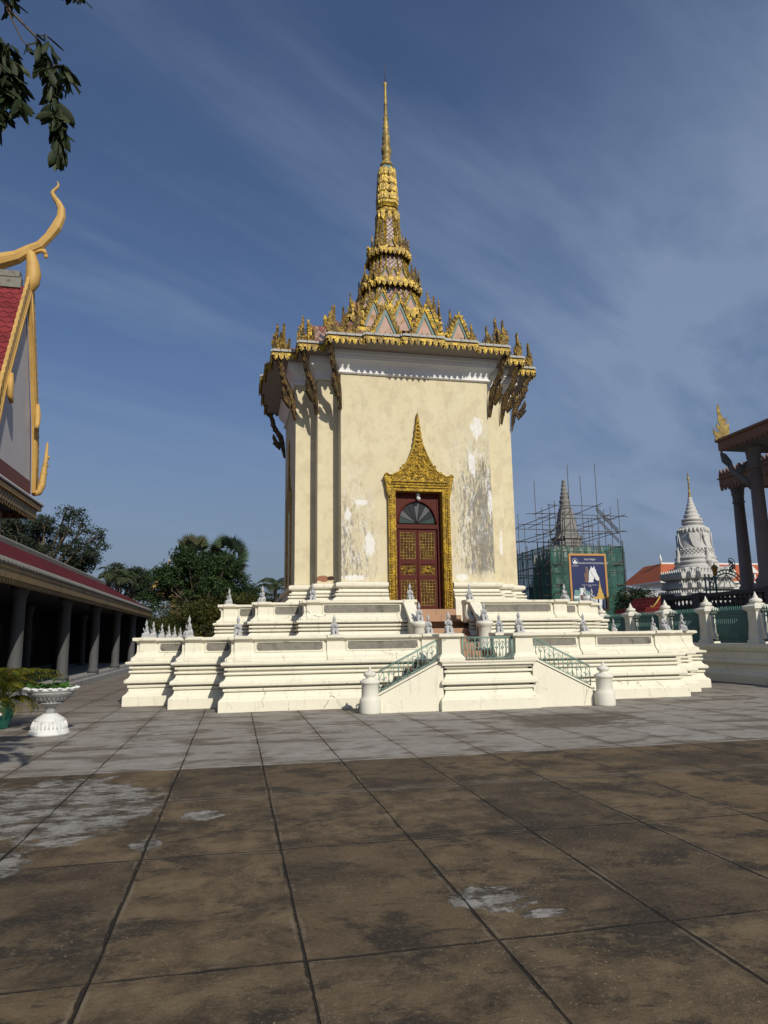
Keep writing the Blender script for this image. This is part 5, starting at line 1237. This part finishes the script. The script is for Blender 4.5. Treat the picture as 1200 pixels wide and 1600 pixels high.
m = MB(); m.prism([(hx+x, 4.98+z) for x, z in ((-.38, 0), (-.1, 0), (-.03, .25), (-.05, .6), (-.02, .95), (-.12, 1.05), (-.22, 1.0), (-.24, .78), (-.20, .68), (-.32, .62), (-.36, .4), (-.28, .2))], -.010, -.002)
m.tube([(hx+.15, -.016, 5.75), (hx+.25, -.016, 5.45), (hx+.36, -.016, 5.3), (hx+.5, -.016, 5.32)], .012, 4); m.tube([(hx+.36, -.016, 5.3), (hx+.34, -.016, 5.12)], .01, 4); m.build('rider_picture', MT['ink_brown'], bb)
m = MB(); c = (-.50, 3.98)
for x0, x1, z0, z1 in ((-.2, .2, -.62, .62), (-.6, .6, -.2, .2), (-.4, .4, -.45, .45), (-.55, -.3, .2, .5), (.3, .55, .1, .4)): m.box(c[0]+x0, c[0]+x1, -.010-.0008*abs(z1), -.002, c[1]+z0, c[1]+z1)
m.build('plan_picture', MT['ink_teal'], bb)
m = MB(); m.box(c[0]-.13, c[0]+.13, -.014, -.002, c[1]+.2, c[1]+.62); m.box(c[0]+.2, c[0]+.6, -.014, -.002, c[1]-.1, c[1]+.15); m.box(c[0]-.6, c[0]-.25, -.014, -.002, c[1]-.05, c[1]+.1); m.box(c[0]-.1, c[0]+.12, -.014, -.002, c[1]-.62, c[1]-.25)
m.box(c[0]-.22, c[0]+.22, -.013, -.002, c[1]-.22, c[1]+.22); m.build('plan_roofs', MT['ink'], bb)
m = MB(); m.box(c[0]-.17, c[0]+.17, -.018, -.002, c[1]-.17, c[1]+.17); m.build('plan_centre', MT['ink_brown'], bb)
m = MB(); c = .78
m.prism([(c-.5, 3.88), (c+.5, 3.88), (c+.48, 4.0), (c+.2, 4.08), (c+.24, 4.18), (c+.12, 4.35), (c+.15, 4.42), (c+.07, 4.6), (c+.02, 5.0), (c, 5.35), (c-.02, 5.0), (c-.07, 4.6), (c-.15, 4.42), (c-.12, 4.35), (c-.24, 4.18), (c-.2, 4.08), (c-.48, 4.0)], -.012, -.002)
m.build('golden_pavilion_picture', MT['ink_gold'], bb)
m = MB()
for x0, x1 in ((-.36, -.24), (-.12, .1), (.2, .32)): m.box(c+x0, c+x1, -.012, -.002, 3.25, 3.87)
m.build('pavilion_columns_picture', MT['ink'], bb)

# ------------------------------------------------------------------ white stupa
ws = thing('white_stupa', 'pale carved bell stupa with ringed cone and golden tip', 'stupa', (41.7, 57, 0))
ws.scale = (1, 1, .957)
V2 = [(.6, 1.0), (.8, .8), (1.0, .6)]
def rq(s, z): return [(x*s, y*s, z) for x, y in outline(V2)]
m = MB(); m.loft([rq(4.0, 0), rq(4.0, 4.3), rq(3.4, 4.5), rq(3.0, 4.9), rq(3.1, 5.2), rq(2.5, 5.35), rq(2.35, 5.7), rq(2.75, 5.85), rq(2.75, 6.1), rq(2.3, 6.2), rq(2.2, 6.5), rq(2.7, 6.75), rq(2.8, 7.0), rq(2.8, 7.15), rq(2.2, 7.3), rq(2.0, 7.5), rq(2.1, 7.7), rq(1.95, 7.8)]); m.build('base', MT['stupa'], ws)
m = MB(); m.lathe([(1.95, 7.6), (1.9, 7.75), (1.95, 7.85), (1.95, 8.0), (1.78, 8.1), (1.8, 8.2), (1.9, 8.3), (1.88, 8.45), (1.7, 8.55), (1.72, 8.65), (1.82, 8.72), (1.8, 8.85), (1.65, 8.95), (1.55, 9.3), (1.45, 10.0), (1.36, 10.8), (1.28, 11.4), (1.22, 11.75), (1.1, 11.9), (.85, 12.0), (.7, 12.05)], n=36)
for k in range(24):
    a = 2*pi*k/24; m.ell((1.30*cos(a), 1.30*sin(a), 11.45), (.16, .16, .28), 6, 5)
for k in range(8):
    a = 2*pi*k/8+.3; m.tube([((1.36+.16*(1-i/10))*cos(a+.36*(i/5-1)), (1.36+.16*(1-i/10))*sin(a+.36*(i/5-1)), 11.2-1.5*(1-(i/5-1)**2)**.5) for i in range(11)], .07, 5)
for k in range(30):
    for j in range(4): a = 2*pi*(k+.5*(j % 2))/30; m.ell((1.58*cos(a), 1.58*sin(a), 9.05+.18*j), (.09, .09, .09), 5, 4)
m.build('bell', MT['stupa'], ws)
m = MB(); m.lathe([(.75, 12.0), (.82, 12.1), (.95, 12.2), (.95, 12.36), (.7, 12.4), (.7, 12.45), (.95, 12.5), (.92, 12.65), (.6, 12.75), (.72, 12.9), (.68, 13.1), (.48, 13.18), (.58, 13.3), (.54, 13.5), (.38, 13.58), (.46, 13.7), (.42, 13.86), (.3, 13.94), (.36, 14.05), (.32, 14.2), (.22, 14.28), (.27, 14.38), (.24, 14.5), (.18, 14.58), (.21, 14.66), (.18, 14.8), (.1, 14.9)], n=24); m.build('ringed_cone', MT['stupa'], ws)
m = MB(); m.lathe([(.12, 14.85), (.16, 14.95), (.11, 15.05), (.13, 15.15), (.09, 15.3), (.06, 16.6), (.11, 16.7), (.1, 16.85), (.05, 16.95), (.07, 17.05), (.03, 17.25), (.01, 17.7)], n=12); m.build('golden_tip', MT['gold_smooth'], ws)
for k in range(4):
    a = pi/2*k; r = 1.75
    m = MB(); m.lathe([(.26, 7.2), (.26, 8.3), (.34, 8.35), (.34, 8.45), (.24, 8.6), (.26, 8.8), (.17, 9.0), (.18, 9.1), (.1, 9.35), (.03, 9.9)], (r*cos(a), r*sin(a), 0), 8); m.build('corner_turret', MT['stupa'], ws)
for z, s in ((7.15, 2.72), (6.1, 2.65), (5.2, 3.0)):
    m = MB(); p = [(x*s, y*s) for x, y in outline(V2)]; crest(m, p, z, .42, .34, .12, -.05); m.build('leaf_crest', MT['stupa'], ws)

# ------------------------------------------------------------------ far buildings on the right
ob = thing('orange_roofed_house', 'long white building with orange tiled roof and dormers behind the pale stupa', 'building', (79.8, 120, 0))
m = MB(); m.box(.5, 60, 0, 14, 0, 11.4); m.build('wall', MT['house_wall'], ob)
m = MB(); m.box(-.4, 60, -.5, 14.5, 11.2, 11.5); m.build('cornice', MT['house_wall'], ob)
m = MB(); m.add([(-.3, -.3, 11.5), (60, -.3, 11.5), (60, 14.3, 11.5), (-.3, 14.3, 11.5), (3, 4, 15.3), (60, 4, 15.3), (60, 10, 15.3), (3, 10, 15.3)], [(0, 1, 5, 4), (3, 0, 4, 7), (4, 5, 6, 7), (2, 3, 7, 6)]); m.build('roof', MT['orange'], ob)
m = MB(); m.box(3, 60, 3.9, 4.2, 15.25, 15.55); m.build('ridge', MT['house_wall'], ob)
for x in (6, 15.5, 20.6, 25.7, 30.8, 36):
    m = MB(); m.box(x-.9, x+.9, .4, 3.5, 11.8, 13.3); m.prism([(x-1.3, 13.2), (x+1.3, 13.2), (x+1.3, 13.45), (x, 14.7), (x-1.3, 13.45)], .1, 4); d = m.build('dormer', MT['orange'] if x < 10 else MT['house_wall'], ob)
    m = MB(); m.box(x-.5, x+.5, .3, .4, 12.0, 13.1); m.build('window', MT['window'], d)
m = MB()
for k in range(14): m.box(2+4*k, 3.4+4*k, -.06, .02, 8.2, 10.4)
m.build('window_row', MT['window'], ob)
m = MB(); m.lathe([(.15, 15.3), (.15, 15.8), (.3, 16), (.05, 17.2)], (3, 4, 0), 8); m.build('roof_spike', MT['house_wall'], ob)
sh = thing('glass_shed', 'low shed with sloping translucent sheet roof left of the pale stupa', 'shed', (54, 88, 0))
m = MB(); m.add([(0, 0, 7.9), (9, 0, 7.4), (9, 8, 8.2), (0, 8, 9.3), (0, 0, 7.8), (9, 0, 7.3), (9, 8, 8.1), (0, 8, 9.2)], [(0, 1, 2, 3), (4, 7, 6, 5), (0, 4, 5, 1), (1, 5, 6, 2), (2, 6, 7, 3), (3, 7, 4, 0)]); m.build('roof', MT['shed'], sh)
m = MB()
for x in (0, 3, 6, 9):
    m.tube([(x, 0, 0), (x, 0, 7.7-.05*x)], .09, 6); m.tube([(x, 8, 0), (x, 8, 9.1-.1*x)], .09, 6); m.tube([(x, -.05, 7.95-.055*x), (x, 8.05, 9.35-.12*x)], .07, 5)
for z in (7.2, 6.6): m.tube([(0, 0, z), (9, 0, z-.4)], .06, 5)
for k in range(6): m.tube([(1.5*k, 0, 7.1), (1.5*k+1.5, 0, 6.3)], .04, 5)
m.build('frame', MT['steel'], sh)
gh = thing('grey_annexe', 'grey flat annexe wall below the sheet roof', 'building', (54, 99, 0)); m = MB(); m.box(0, 24, 0, 6, 0, 8.2); m.build('wall', MT['house_grey'], gh)
m = MB()
for k in range(6): m.box(1+4*k, 3+4*k, -.05, .02, 5, 7.2)
m.build('window_row', MT['window'], gh)
rr = thing('red_roofed_shrine', 'small shrine with dark red roof and golden gable edges behind the railings', 'shrine', (29, 45, 0))
m = MB(); m.box(-1.0, 1.0, -.8, 2, 0, 3.0); m.build('wall', MT['ochre'], rr)
m = MB(); m.prism([(-1.6, 2.9), (1.6, 2.9), (1.3, 3.4), (-1.3, 3.4)], -1.4, 2.4); m.prism([(-.62, 3.4), (.62, 3.4), (0, 4.15)], -1.2, 2.2); m.build('roof', MT['red_small'], rr)
m = MB()
for q in (-1, 1): m.tube([(q*.72, -1.22, 3.38), (q*.35, -1.22, 3.75), (0, -1.22, 4.22)], [.07, .06, .05], 5); m.tube([(q*.72, -1.22, 3.38), (q*.86, -1.22, 3.5)], .05, 5)
m.build('gilded_edges', MT['ochre'], rr)
lm = thing('street_lamp', 'small amber lantern on a green post in front of the pale stupa', 'lamp', (26.0, 34, 0))
m = MB(); m.lathe([(.14, 0), (.12, 2.5), (.06, 2.8), (.05, 4.55), (.1, 4.6), (.03, 4.7)], n=10); m.tube([(-.3, 0, 4.55), (.3, 0, 4.55)], .02, 5); m.build('post', MT['fence_iron'], lm)
m = MB(); m.loft([[(r*cos(2*pi*i/6), r*sin(2*pi*i/6), z) for i in range(6)] for r, z in ((.09, 4.7), (.16, 5.15))]); m.build('lantern', MT['lamp_glass'], lm)
m = MB(); m.lathe([(.2, 5.14), (.21, 5.18), (.1, 5.3), (.04, 5.34), (.02, 5.45)], n=6, sm=False); m.build('lantern_cap', MT['gold_smooth'], lm)
ar = thing('iron_arch', 'ornate green iron arch beside the lantern on the raised terrace', 'arch', (27.0, 35, 0))
m = MB()
for r in (1.15, .95): m.tube([(.5+r*cos(pi*i/16), 0, 4.0+r*sin(pi*i/16)) for i in range(17)], .04, 6)
for i in range(1, 16): a = pi*i/16; m.tube([(.5+.95*cos(a), 0, 4.0+.95*sin(a)), (.5+1.15*cos(a), 0, 4.0+1.15*sin(a))], .03, 4)
for x in (-.9, -.65, 1.9): m.tube([(x, 0, 0), (x, 0, 4.9)], .05, 6)
for k in range(10): m.tube([(.5+.8*cos(k*.63), 0, 4.1+.0), (.5, 0, 4.9)], .02, 4)
m.box(-1.0, 2.1, -.05, .05, 3.95, 4.05); m.box(-1.0, -.5, -.05, .05, 4.6, 4.7)
for k in range(7): m.tube([(.9+.25*cos(i*.7)*(1-i/14), 0, 5.15+.08*k+.25*sin(i*.7+k)*(1-i/14)) for i in range(12)], .025, 4)
m.build('ironwork', MT['iron'], ar)

# golden-edged roof behind the dense tree
gr = thing('golden_gabled_roof', 'golden horned gable edge of a far roof behind the dense tree', 'roof', (-8.5, 85, 0))
m = MB(); m.prism([(-.9, 6.6), (4, 6.6), (3.0, 8.0), (.8, 10.0), (0, 8.3)], 0, 9); m.build('roof', MT['ochre_dull'], gr)
m = MB(); m.tube([(.55, -.1, 10.4), (.35, -.1, 9.9), (.05, -.1, 9.2), (-.4, -.1, 8.4), (-1.0, -.1, 7.7), (-1.7, -.1, 7.1), (-2.3, -.1, 6.7), (-3.0, -.1, 6.55), (-3.45, -.1, 6.6), (-3.5, -.1, 7.3)], [.1, .2, .22, .22, .24, .26, .26, .22, .16, .04], 7); m.tube([(.55, -.1, 10.2), (.7, -.1, 10.7), (.6, -.1, 11.1)], [.14, .1, .03], 6)
for k in range(7): m.ell((.4-.3*k, -.1, 9.9-.42*k), (.18, .12, .3), 6, 5)
m.build('gilded_edge', MT['ochre'], gr)
m = MB(); m.box(.9, 3.5, .5, 8, 0, 6.6); m.build('wall', MT['ochre_dull'], gr)

# ------------------------------------------------------------------ trees
def crown_mesh(lobes, n, size, rng, nm=3, shell=.55, leafy=1.0):
    """leaf-sized faces spread through overlapping lobes, denser towards each lobe's outside; clumps share a tone"""
    m = MB(); tot = sum(r[1]**2 for r in lobes)
    for c, r in lobes:
        k = max(6, int(n*r*r/tot/14))
        sq = r
        for _ in range(k):
            th = rng.random()*2*pi; u = rng.uniform(-.75, 1); rr = sq*(shell+(1-shell)*rng.random()**.5)*rng.uniform(.85, 1.08); h = (1-u*u)**.5
            cc = Vector((c[0]+rr*h*cos(th), c[1]+rr*h*sin(th), c[2]+rr*u*.85)); tone = rng.choices(range(nm), (5, 4, 2)[:nm])[0]
            for _ in range(14):
                p = cc+Vector((rng.gauss(0, 1), rng.gauss(0, 1), rng.gauss(0, .7)))*size*1.25
                a = Vector((rng.gauss(0, 1), rng.gauss(0, 1), rng.gauss(0, .8)-.2)).normalized(); b = a.orthogonal().normalized(); b = (Matrix.Rotation(rng.random()*6.28, 3, a) @ b)
                s = size*rng.uniform(.6, 1.25); m.mi = tone if rng.random() < .75 else rng.randrange(nm)
                m.add([p-a*s*.9, p+b*s*.34-a*s*.1, p+a*s*.9, p-b*s*.34-a*s*.1], [(0, 1, 2, 3)])
    return m
def trunk_mesh(h, r, lobes, rng, base=(0, 0, 0)):
    m = MB(); fork = Vector(base)+Vector((0, 0, h))
    m.tube([base, (base[0]+.1*r, base[1], h*.3), (base[0]-.15*r, base[1]+.1*r, h*.65), tuple(fork)], [r*1.35, r, r*.85, r*.7], 9)
    for c, rr in lobes:
        c = Vector(c); mid = fork.lerp(c, .5)+Vector((rng.uniform(-.2, .2), rng.uniform(-.2, .2), .15*rr)); m.tube([tuple(fork-Vector((0, 0, h*.15*rng.random()))), tuple(mid), tuple(c)], [r*.45, r*.28, r*.1], 6)
        for k in range(3): e = c+Vector((rng.uniform(-1, 1), rng.uniform(-1, 1), rng.uniform(-.2, 1)))*rr*.85; m.tube([tuple(mid.lerp(c, .6)), tuple(c.lerp(e, .5)+Vector((0, 0, .1))), tuple(e)], [r*.14, r*.09, r*.03], 5)
    return m
def tree(name, label, loc, lobes, h, r, n, size, mats, seed, cat='tree', shell=.55):
    rng = random.Random(seed); t = thing(name, label, cat, loc)
    trunk_mesh(h, r, lobes, rng).build('trunk', MT['bark'], t)
    crown_mesh(lobes, n, size, rng, len(mats), shell).build('crown', [MT[k] for k in mats], t, recalc=False); return t
rng = random.Random(8)
# spreading airy tree far left: many small separate clumps
lob = [((rng.uniform(-6.5, 5.2), rng.uniform(-3, 3), 0), 1) for _ in range(46)]
lob = [((x, y, 8.2+5.6*(1-((x+.5)/7.2)**2)*rng.random()**.6), rng.uniform(.55, 1.1)) for (x, y, z), _ in lob]
lob += [((x, 0, z), r) for x, z, r in ((5.0, 12.2, .8), (5.6, 11.2, .6), (3.0, 14.1, .9), (2.0, 14.5, .7), (4.4, 9.6, .6), (1.2, 10, 1.6), (-1.5, 10, 1.7), (-4, 9.6, 1.7), (2.6, 8.8, 1.2), (-5.6, 12.8, 1), (-3.6, 13.6, 1.1), (-2, 13.2, .9), (0, 13.4, .8), (3.8, 12.9, .6))]
tree('spreading_tree', 'tall airy grey green tree above the gallery roof at the left', (-19.3, 75, 0), [(c, r*1.22) for c, r in lob], 6.5, .5, 34000, .17, ('lf_grey2', 'lf_grey', 'lf_dark'), 31)
lob = [((rng.uniform(-3.2, 3.0), rng.uniform(-2, 2), rng.uniform(6.3, 9.3)), rng.uniform(.6, 1.0)) for _ in range(16)]
lob = [(c, r) for c, r in lob if c[2] < 9.7-.32*abs(c[0])**1.2]
tree('rounded_tree', 'smaller grey green tree behind a coconut palm, just above the gallery ridge', (-12.4, 81, 0), [(c, r*1.15) for c, r in lob], 5, .35, 13000, .16, ('lf_grey', 'lf_grey2', 'lf_mid'), 33)
lob = []
for k in range(62):
    z = rng.uniform(2.0, 8.1); w = 4.1*(1-max(0, (z-4.9)/4.2)**1.6) if z > 4.9 else 4.0; lob.append(((rng.uniform(-w, w)*.97-.3, rng.uniform(-2, 2), z), rng.uniform(.75, 1.2)))
tree('dense_tree', 'large dense dark green tree filling the gap left of the terraces', (-2.7, 57, 0), lob, 3.2, .25, 46000, .14, ('lf_dark', 'lf_mid', 'lf_lite'), 35)
lob = [((rng.uniform(-3.3, 3.0), rng.uniform(-1, 1), rng.uniform(1.2, 4.3)), rng.uniform(.65, 1.0)) for _ in range(34)]
tree('olive_shrub', 'rounded olive yellow shrub in front of the dense dark tree', (-2.0, 51, 0), lob+[((x, 0, 1.5), 1.2) for x in (-2, 0, 2)], 1.2, .1, 22000, .11, ('lf_olive', 'lf_olive2', 'lf_olive2'), 37, 'shrub')
lob = [((rng.uniform(-1.5, 1.5), rng.uniform(-1, 1), rng.uniform(2.2, 4.6)), rng.uniform(.5, .8)) for _ in range(12)]
tree('leafy_bush', 'dark leafy bush between the netting and the small red roof', (31.4, 51, 0), lob, 2, .15, 5000, .13, ('lf_dark', 'lf_mid', 'lf_grey2'), 39, 'bush')
lob = [((rng.uniform(-2.5, 2.5), rng.uniform(-1, 1), rng.uniform(2.5, 5.2)), rng.uniform(.6, .9)) for _ in range(14)]
tree('background_tree', 'dark low tree behind the palms left of the temple', (2.2, 66, 0), lob, 2.2, .2, 6000, .15, ('lf_dark', 'lf_grey2', 'lf_dark'), 41)
def sugar_palm(label, loc, h, R_, seed):
    rng = random.Random(seed); t = thing('sugar_palm', label, 'palm', loc, 0, 'sugar palms behind the dense tree')
    m = MB(); m.tube([(0, 0, 0), (.1, 0, h*.5), (0, 0, h)], [.26, .2, .19], 9); m.build('trunk', MT['bark'], t)
    m = MB()
    for k in range(34):
        az = k*2.4+rng.uniform(-.3, .3); el = rng.uniform(-.9, 1.45); d = Vector((cos(az)*cos(el), sin(az)*cos(el), sin(el))); L = R_*rng.uniform(.55, .72)
        c = Vector((0, 0, h))+d*L; m.mi = 0; m.tube([(0, 0, h), tuple(c)], [.035, .02], 4)
        sd_ = d.orthogonal().normalized(); sd_ = Matrix.Rotation(rng.random()*6.28, 3, d) @ sd_; nrm = d.cross(sd_); fr = R_*rng.uniform(.42, .54)
        tone = rng.choices((0, 1, 2), (5, 3, 4))[0]
        if el < -.4: tone = 1
        for j in range(19):
            a = (j/18-.5)*4.0; v = d*cos(a)+sd_*sin(a); w = (d*-sin(a)+sd_*cos(a))*fr*.06; tip = c+v*fr*(1-.15*abs(a/2))+Vector((0, 0, -.02*R_*abs(sin(a))))+nrm*rng.uniform(-.06, .06)
            m.mi = tone; m.add([c, c+v*fr*.55+w, tip, c+v*fr*.55-w], [(0, 1, 2, 3)])
    m.build('fan_leaves', [MT['palm'], MT['palm2'], MT['palm3']], t, recalc=False); return t
sugar_palm('left one of the two sugar palms with round fan crowns above the dense tree', (-3.75, 61, 0), 8.55, 1.95, 1)
sugar_palm('right one of the two sugar palms, with clearly round crown beside the sky', (-.95, 61, 0), 8.35, 2.05, 2)
def coco(label, loc, h, R_, seed, n=22, mats=('palm', 'palm2')):
    rng = random.Random(seed); t = thing('coconut_palm', label, 'palm', loc, 0, 'feather leaved palms in the background')
    m = MB(); m.tube([(0, 0, 0), (.15, 0, h*.5), (0, 0, h)], [.2, .14, .12], 8); m.build('trunk', MT['bark'], t)
    m = MB()
    for k in range(n): frond(m, (0, 0, h), k*2.4+rng.uniform(-.3, .3), R_*rng.uniform(.85, 1.15), rng.uniform(.1, 1.35), rng.uniform(.6, 1.2), 24, R_*.26, R_*.022, rng, R_*.012)
    m.build('fronds', [MT[k] for k in mats], t, recalc=False); return t
coco('coconut palm in front of the rounded tree above the gallery ridge', (-12.35, 77, 0), 8.0, 2.3, 5)
coco('low coconut palm right of the dense tree, behind the upper left statues', (1.0, 60, 0), 5.0, 2.0, 6)
coco('coconut palm beside the shaded left face of the temple', (3.2, 60, 0), 5.9, 1.9, 7)
coco('shorter palm between the two palms left of the temple', (2.1, 63, 0), 4.8, 1.7, 9)

# ------------------------------------------------------------------ overhanging tree, top left
ot = thing('overhanging_tree', 'dark leafy branches hanging into the top left corner against the sky', 'tree', (-3.4, -.6, 0))
O = Vector((-3.4, -.6, 0)); rng = random.Random(14); tw = MB(); lf = MB()
def leaf(p, d, l, w, mi):
    d = d.normalized(); s = d.cross(Vector((rng.gauss(0, 1), rng.gauss(0, 1), rng.gauss(0, .6)))).normalized(); n = d.cross(s); c = .12*l
    lf.mi = mi; lf.smooth = True
    P = []
    for t, ww in ((.08, .12), (.3, .38), (.55, .5), (.78, .40), (.93, .16)):
        P.append((p+d*l*t+s*w*ww+n*c*(-.5+t*t), p+d*l*t-s*w*ww+n*c*(-.5+t*t), p+d*l*t-n*c*.35+n*c*(-.5+t*t)))
    vs = [p-n*c*.5]; 
    for a, b, m_ in P: vs += [a, m_, b]
    vs.append(p+d*l+n*c*.6); fs = [(0, 1, 2), (0, 2, 3)]
    for i in range(4): k = 1+3*i; fs += [(k, k+3, k+4, k+1), (k+1, k+4, k+5, k+2)]
    k = 13; fs += [(k, 16, k+1), (k+1, 16, k+2)]
    lf.add([v-O for v in vs], fs)
def twig(pts, r0, leaves, droop=1.0, ll=.115, start=.2, pale=.15):
    ll *= 1.2; leaves = int(leaves*1.9); pale *= .8
    pts = [Vector(p) for p in pts]; P = []
    for i in range(len(pts)-1):
        for k in range(6): P.append(pts[i].lerp(pts[i+1], k/6))
    P.append(pts[-1]); tw.tube([p-O for p in P], [max(.0022, r0*(1-.8*i/len(P))) for i in range(len(P))], 5)
    for k in range(leaves):
        t = start+(1-start)*k/max(1, leaves-1); i = min(len(P)-2, int(t*(len(P)-1))); p = P[i]; ax = (P[i+1]-P[i]).normalized()
        d = ax*.45+Vector((rng.gauss(0, .55), rng.gauss(0, .55), -droop*rng.uniform(.3, 1.2))); l = ll*rng.uniform(.7, 1.15)
        leaf(p, d, l, l*rng.uniform(.26, .38), 1 if rng.random() < pale else 0)
# main hanging spray
twig([(-1.62, 3.95, 5.6), (-1.42, 4, 5.38), (-1.28, 4, 5.24), (-1.20, 4, 5.06), (-1.16, 4.02, 4.85), (-1.13, 4, 4.62)], .010, 34, 1.2, .11, .42)
twig([(-1.45, 4, 5.40), (-1.36, 4.02, 5.22), (-1.22, 4.02, 5.08)], .006, 5, 1.0, .10, .6)
twig([(-1.20, 4, 5.06), (-1.10, 3.97, 5.03), (-1.05, 3.97, 4.92)], .004, 12, 1.1, .11, .35, .4)
twig([(-1.17, 4.02, 4.9), (-1.10, 4.0, 4.74), (-1.08, 4.0, 4.62)], .004, 16, 1.3, .12, .2, .25)
twig([(-1.14, 4, 4.66), (-1.11, 4.02, 4.55), (-1.09, 4, 4.46)], .004, 16, 1.5, .12, .1, .25)
twig([(-1.27, 4, 5.24), (-1.22, 4, 5.26), (-1.18, 4, 5.16)], .004, 4, 1.0, .11, .4)
# bunch at the left edge and scraps on the top edge
for a, b in (((-1.75, 4, 5.3), (-1.38, 4, 5.12)), ((-1.72, 4.05, 5.2), (-1.32, 4, 5.0)), ((-1.7, 3.95, 5.1), (-1.30, 4, 4.88)), ((-1.65, 4, 5.0), (-1.30, 4.02, 4.76)), ((-1.6, 4, 5.25), (-1.40, 4.05, 5.05)), ((-1.66, 4.1, 5.0), (-1.40, 4, 4.66)), ((-1.62, 4, 4.95), (-1.28, 3.98, 4.72)), ((-1.65, 4, 4.9), (-1.40, 3.98, 4.6)), ((-1.6, 4.1, 5.1), (-1.36, 4.1, 4.9))):
    twig([a, tuple((Vector(a)+Vector(b))/2+Vector((0, 0, .04))), b], .006, 22, 1.2, .115, .1, .12)
twig([(-1.7, 4, 5.65), (-1.5, 4, 5.52), (-1.40, 4, 5.46)], .006, 12, .8, .11, .2, .4); twig([(-1.2, 4, 5.75), (-1.08, 4, 5.64), (-1.03, 4, 5.58)], .004, 9, 1.2, .10, .3)
# boughs and unseen crown above and left, placed to shade the hanging leaves
for a, b, r in (((-3.3, .0, 5.2), (-1.8, 3.9, 5.75), .03), ((-3.3, 0, 5.0), (-1.8, 3.9, 5.1), .03), ((-3.2, 0, 5.6), (-1.2, 3.9, 5.8), .02)): tw.tube([Vector(a)-O, (Vector(a)+Vector(b))/2-O+Vector((0, 0, .25)), Vector(b)-O], [r*1.6, r, r*.4], 7)
for k in range(52):
    p = Vector((rng.uniform(-2.7, -1.0), rng.uniform(1.2, 3.4), 0)); p.z = 5.75+(3.9-p.y)*.62+rng.uniform(-.1, 1.0)
    twig([tuple(p+Vector((-.2, -.3, .25))), tuple(p), tuple(p+Vector((.2, .15, -.2)))], .006, 24, .8, .15, .0)
tw.tube([(0, 0, 0), (.05, .1, 1.8), (.1, .3, 3.6), (.1, .6, 5.2), (.6, 1.6, 6.6)], [.2, .16, .13, .1, .04], 10)
tw.build('branches', MT['bark'], ot); lf.build('leaves', [MT['near_leaf'], MT['near_leaf2']], ot, recalc=False)
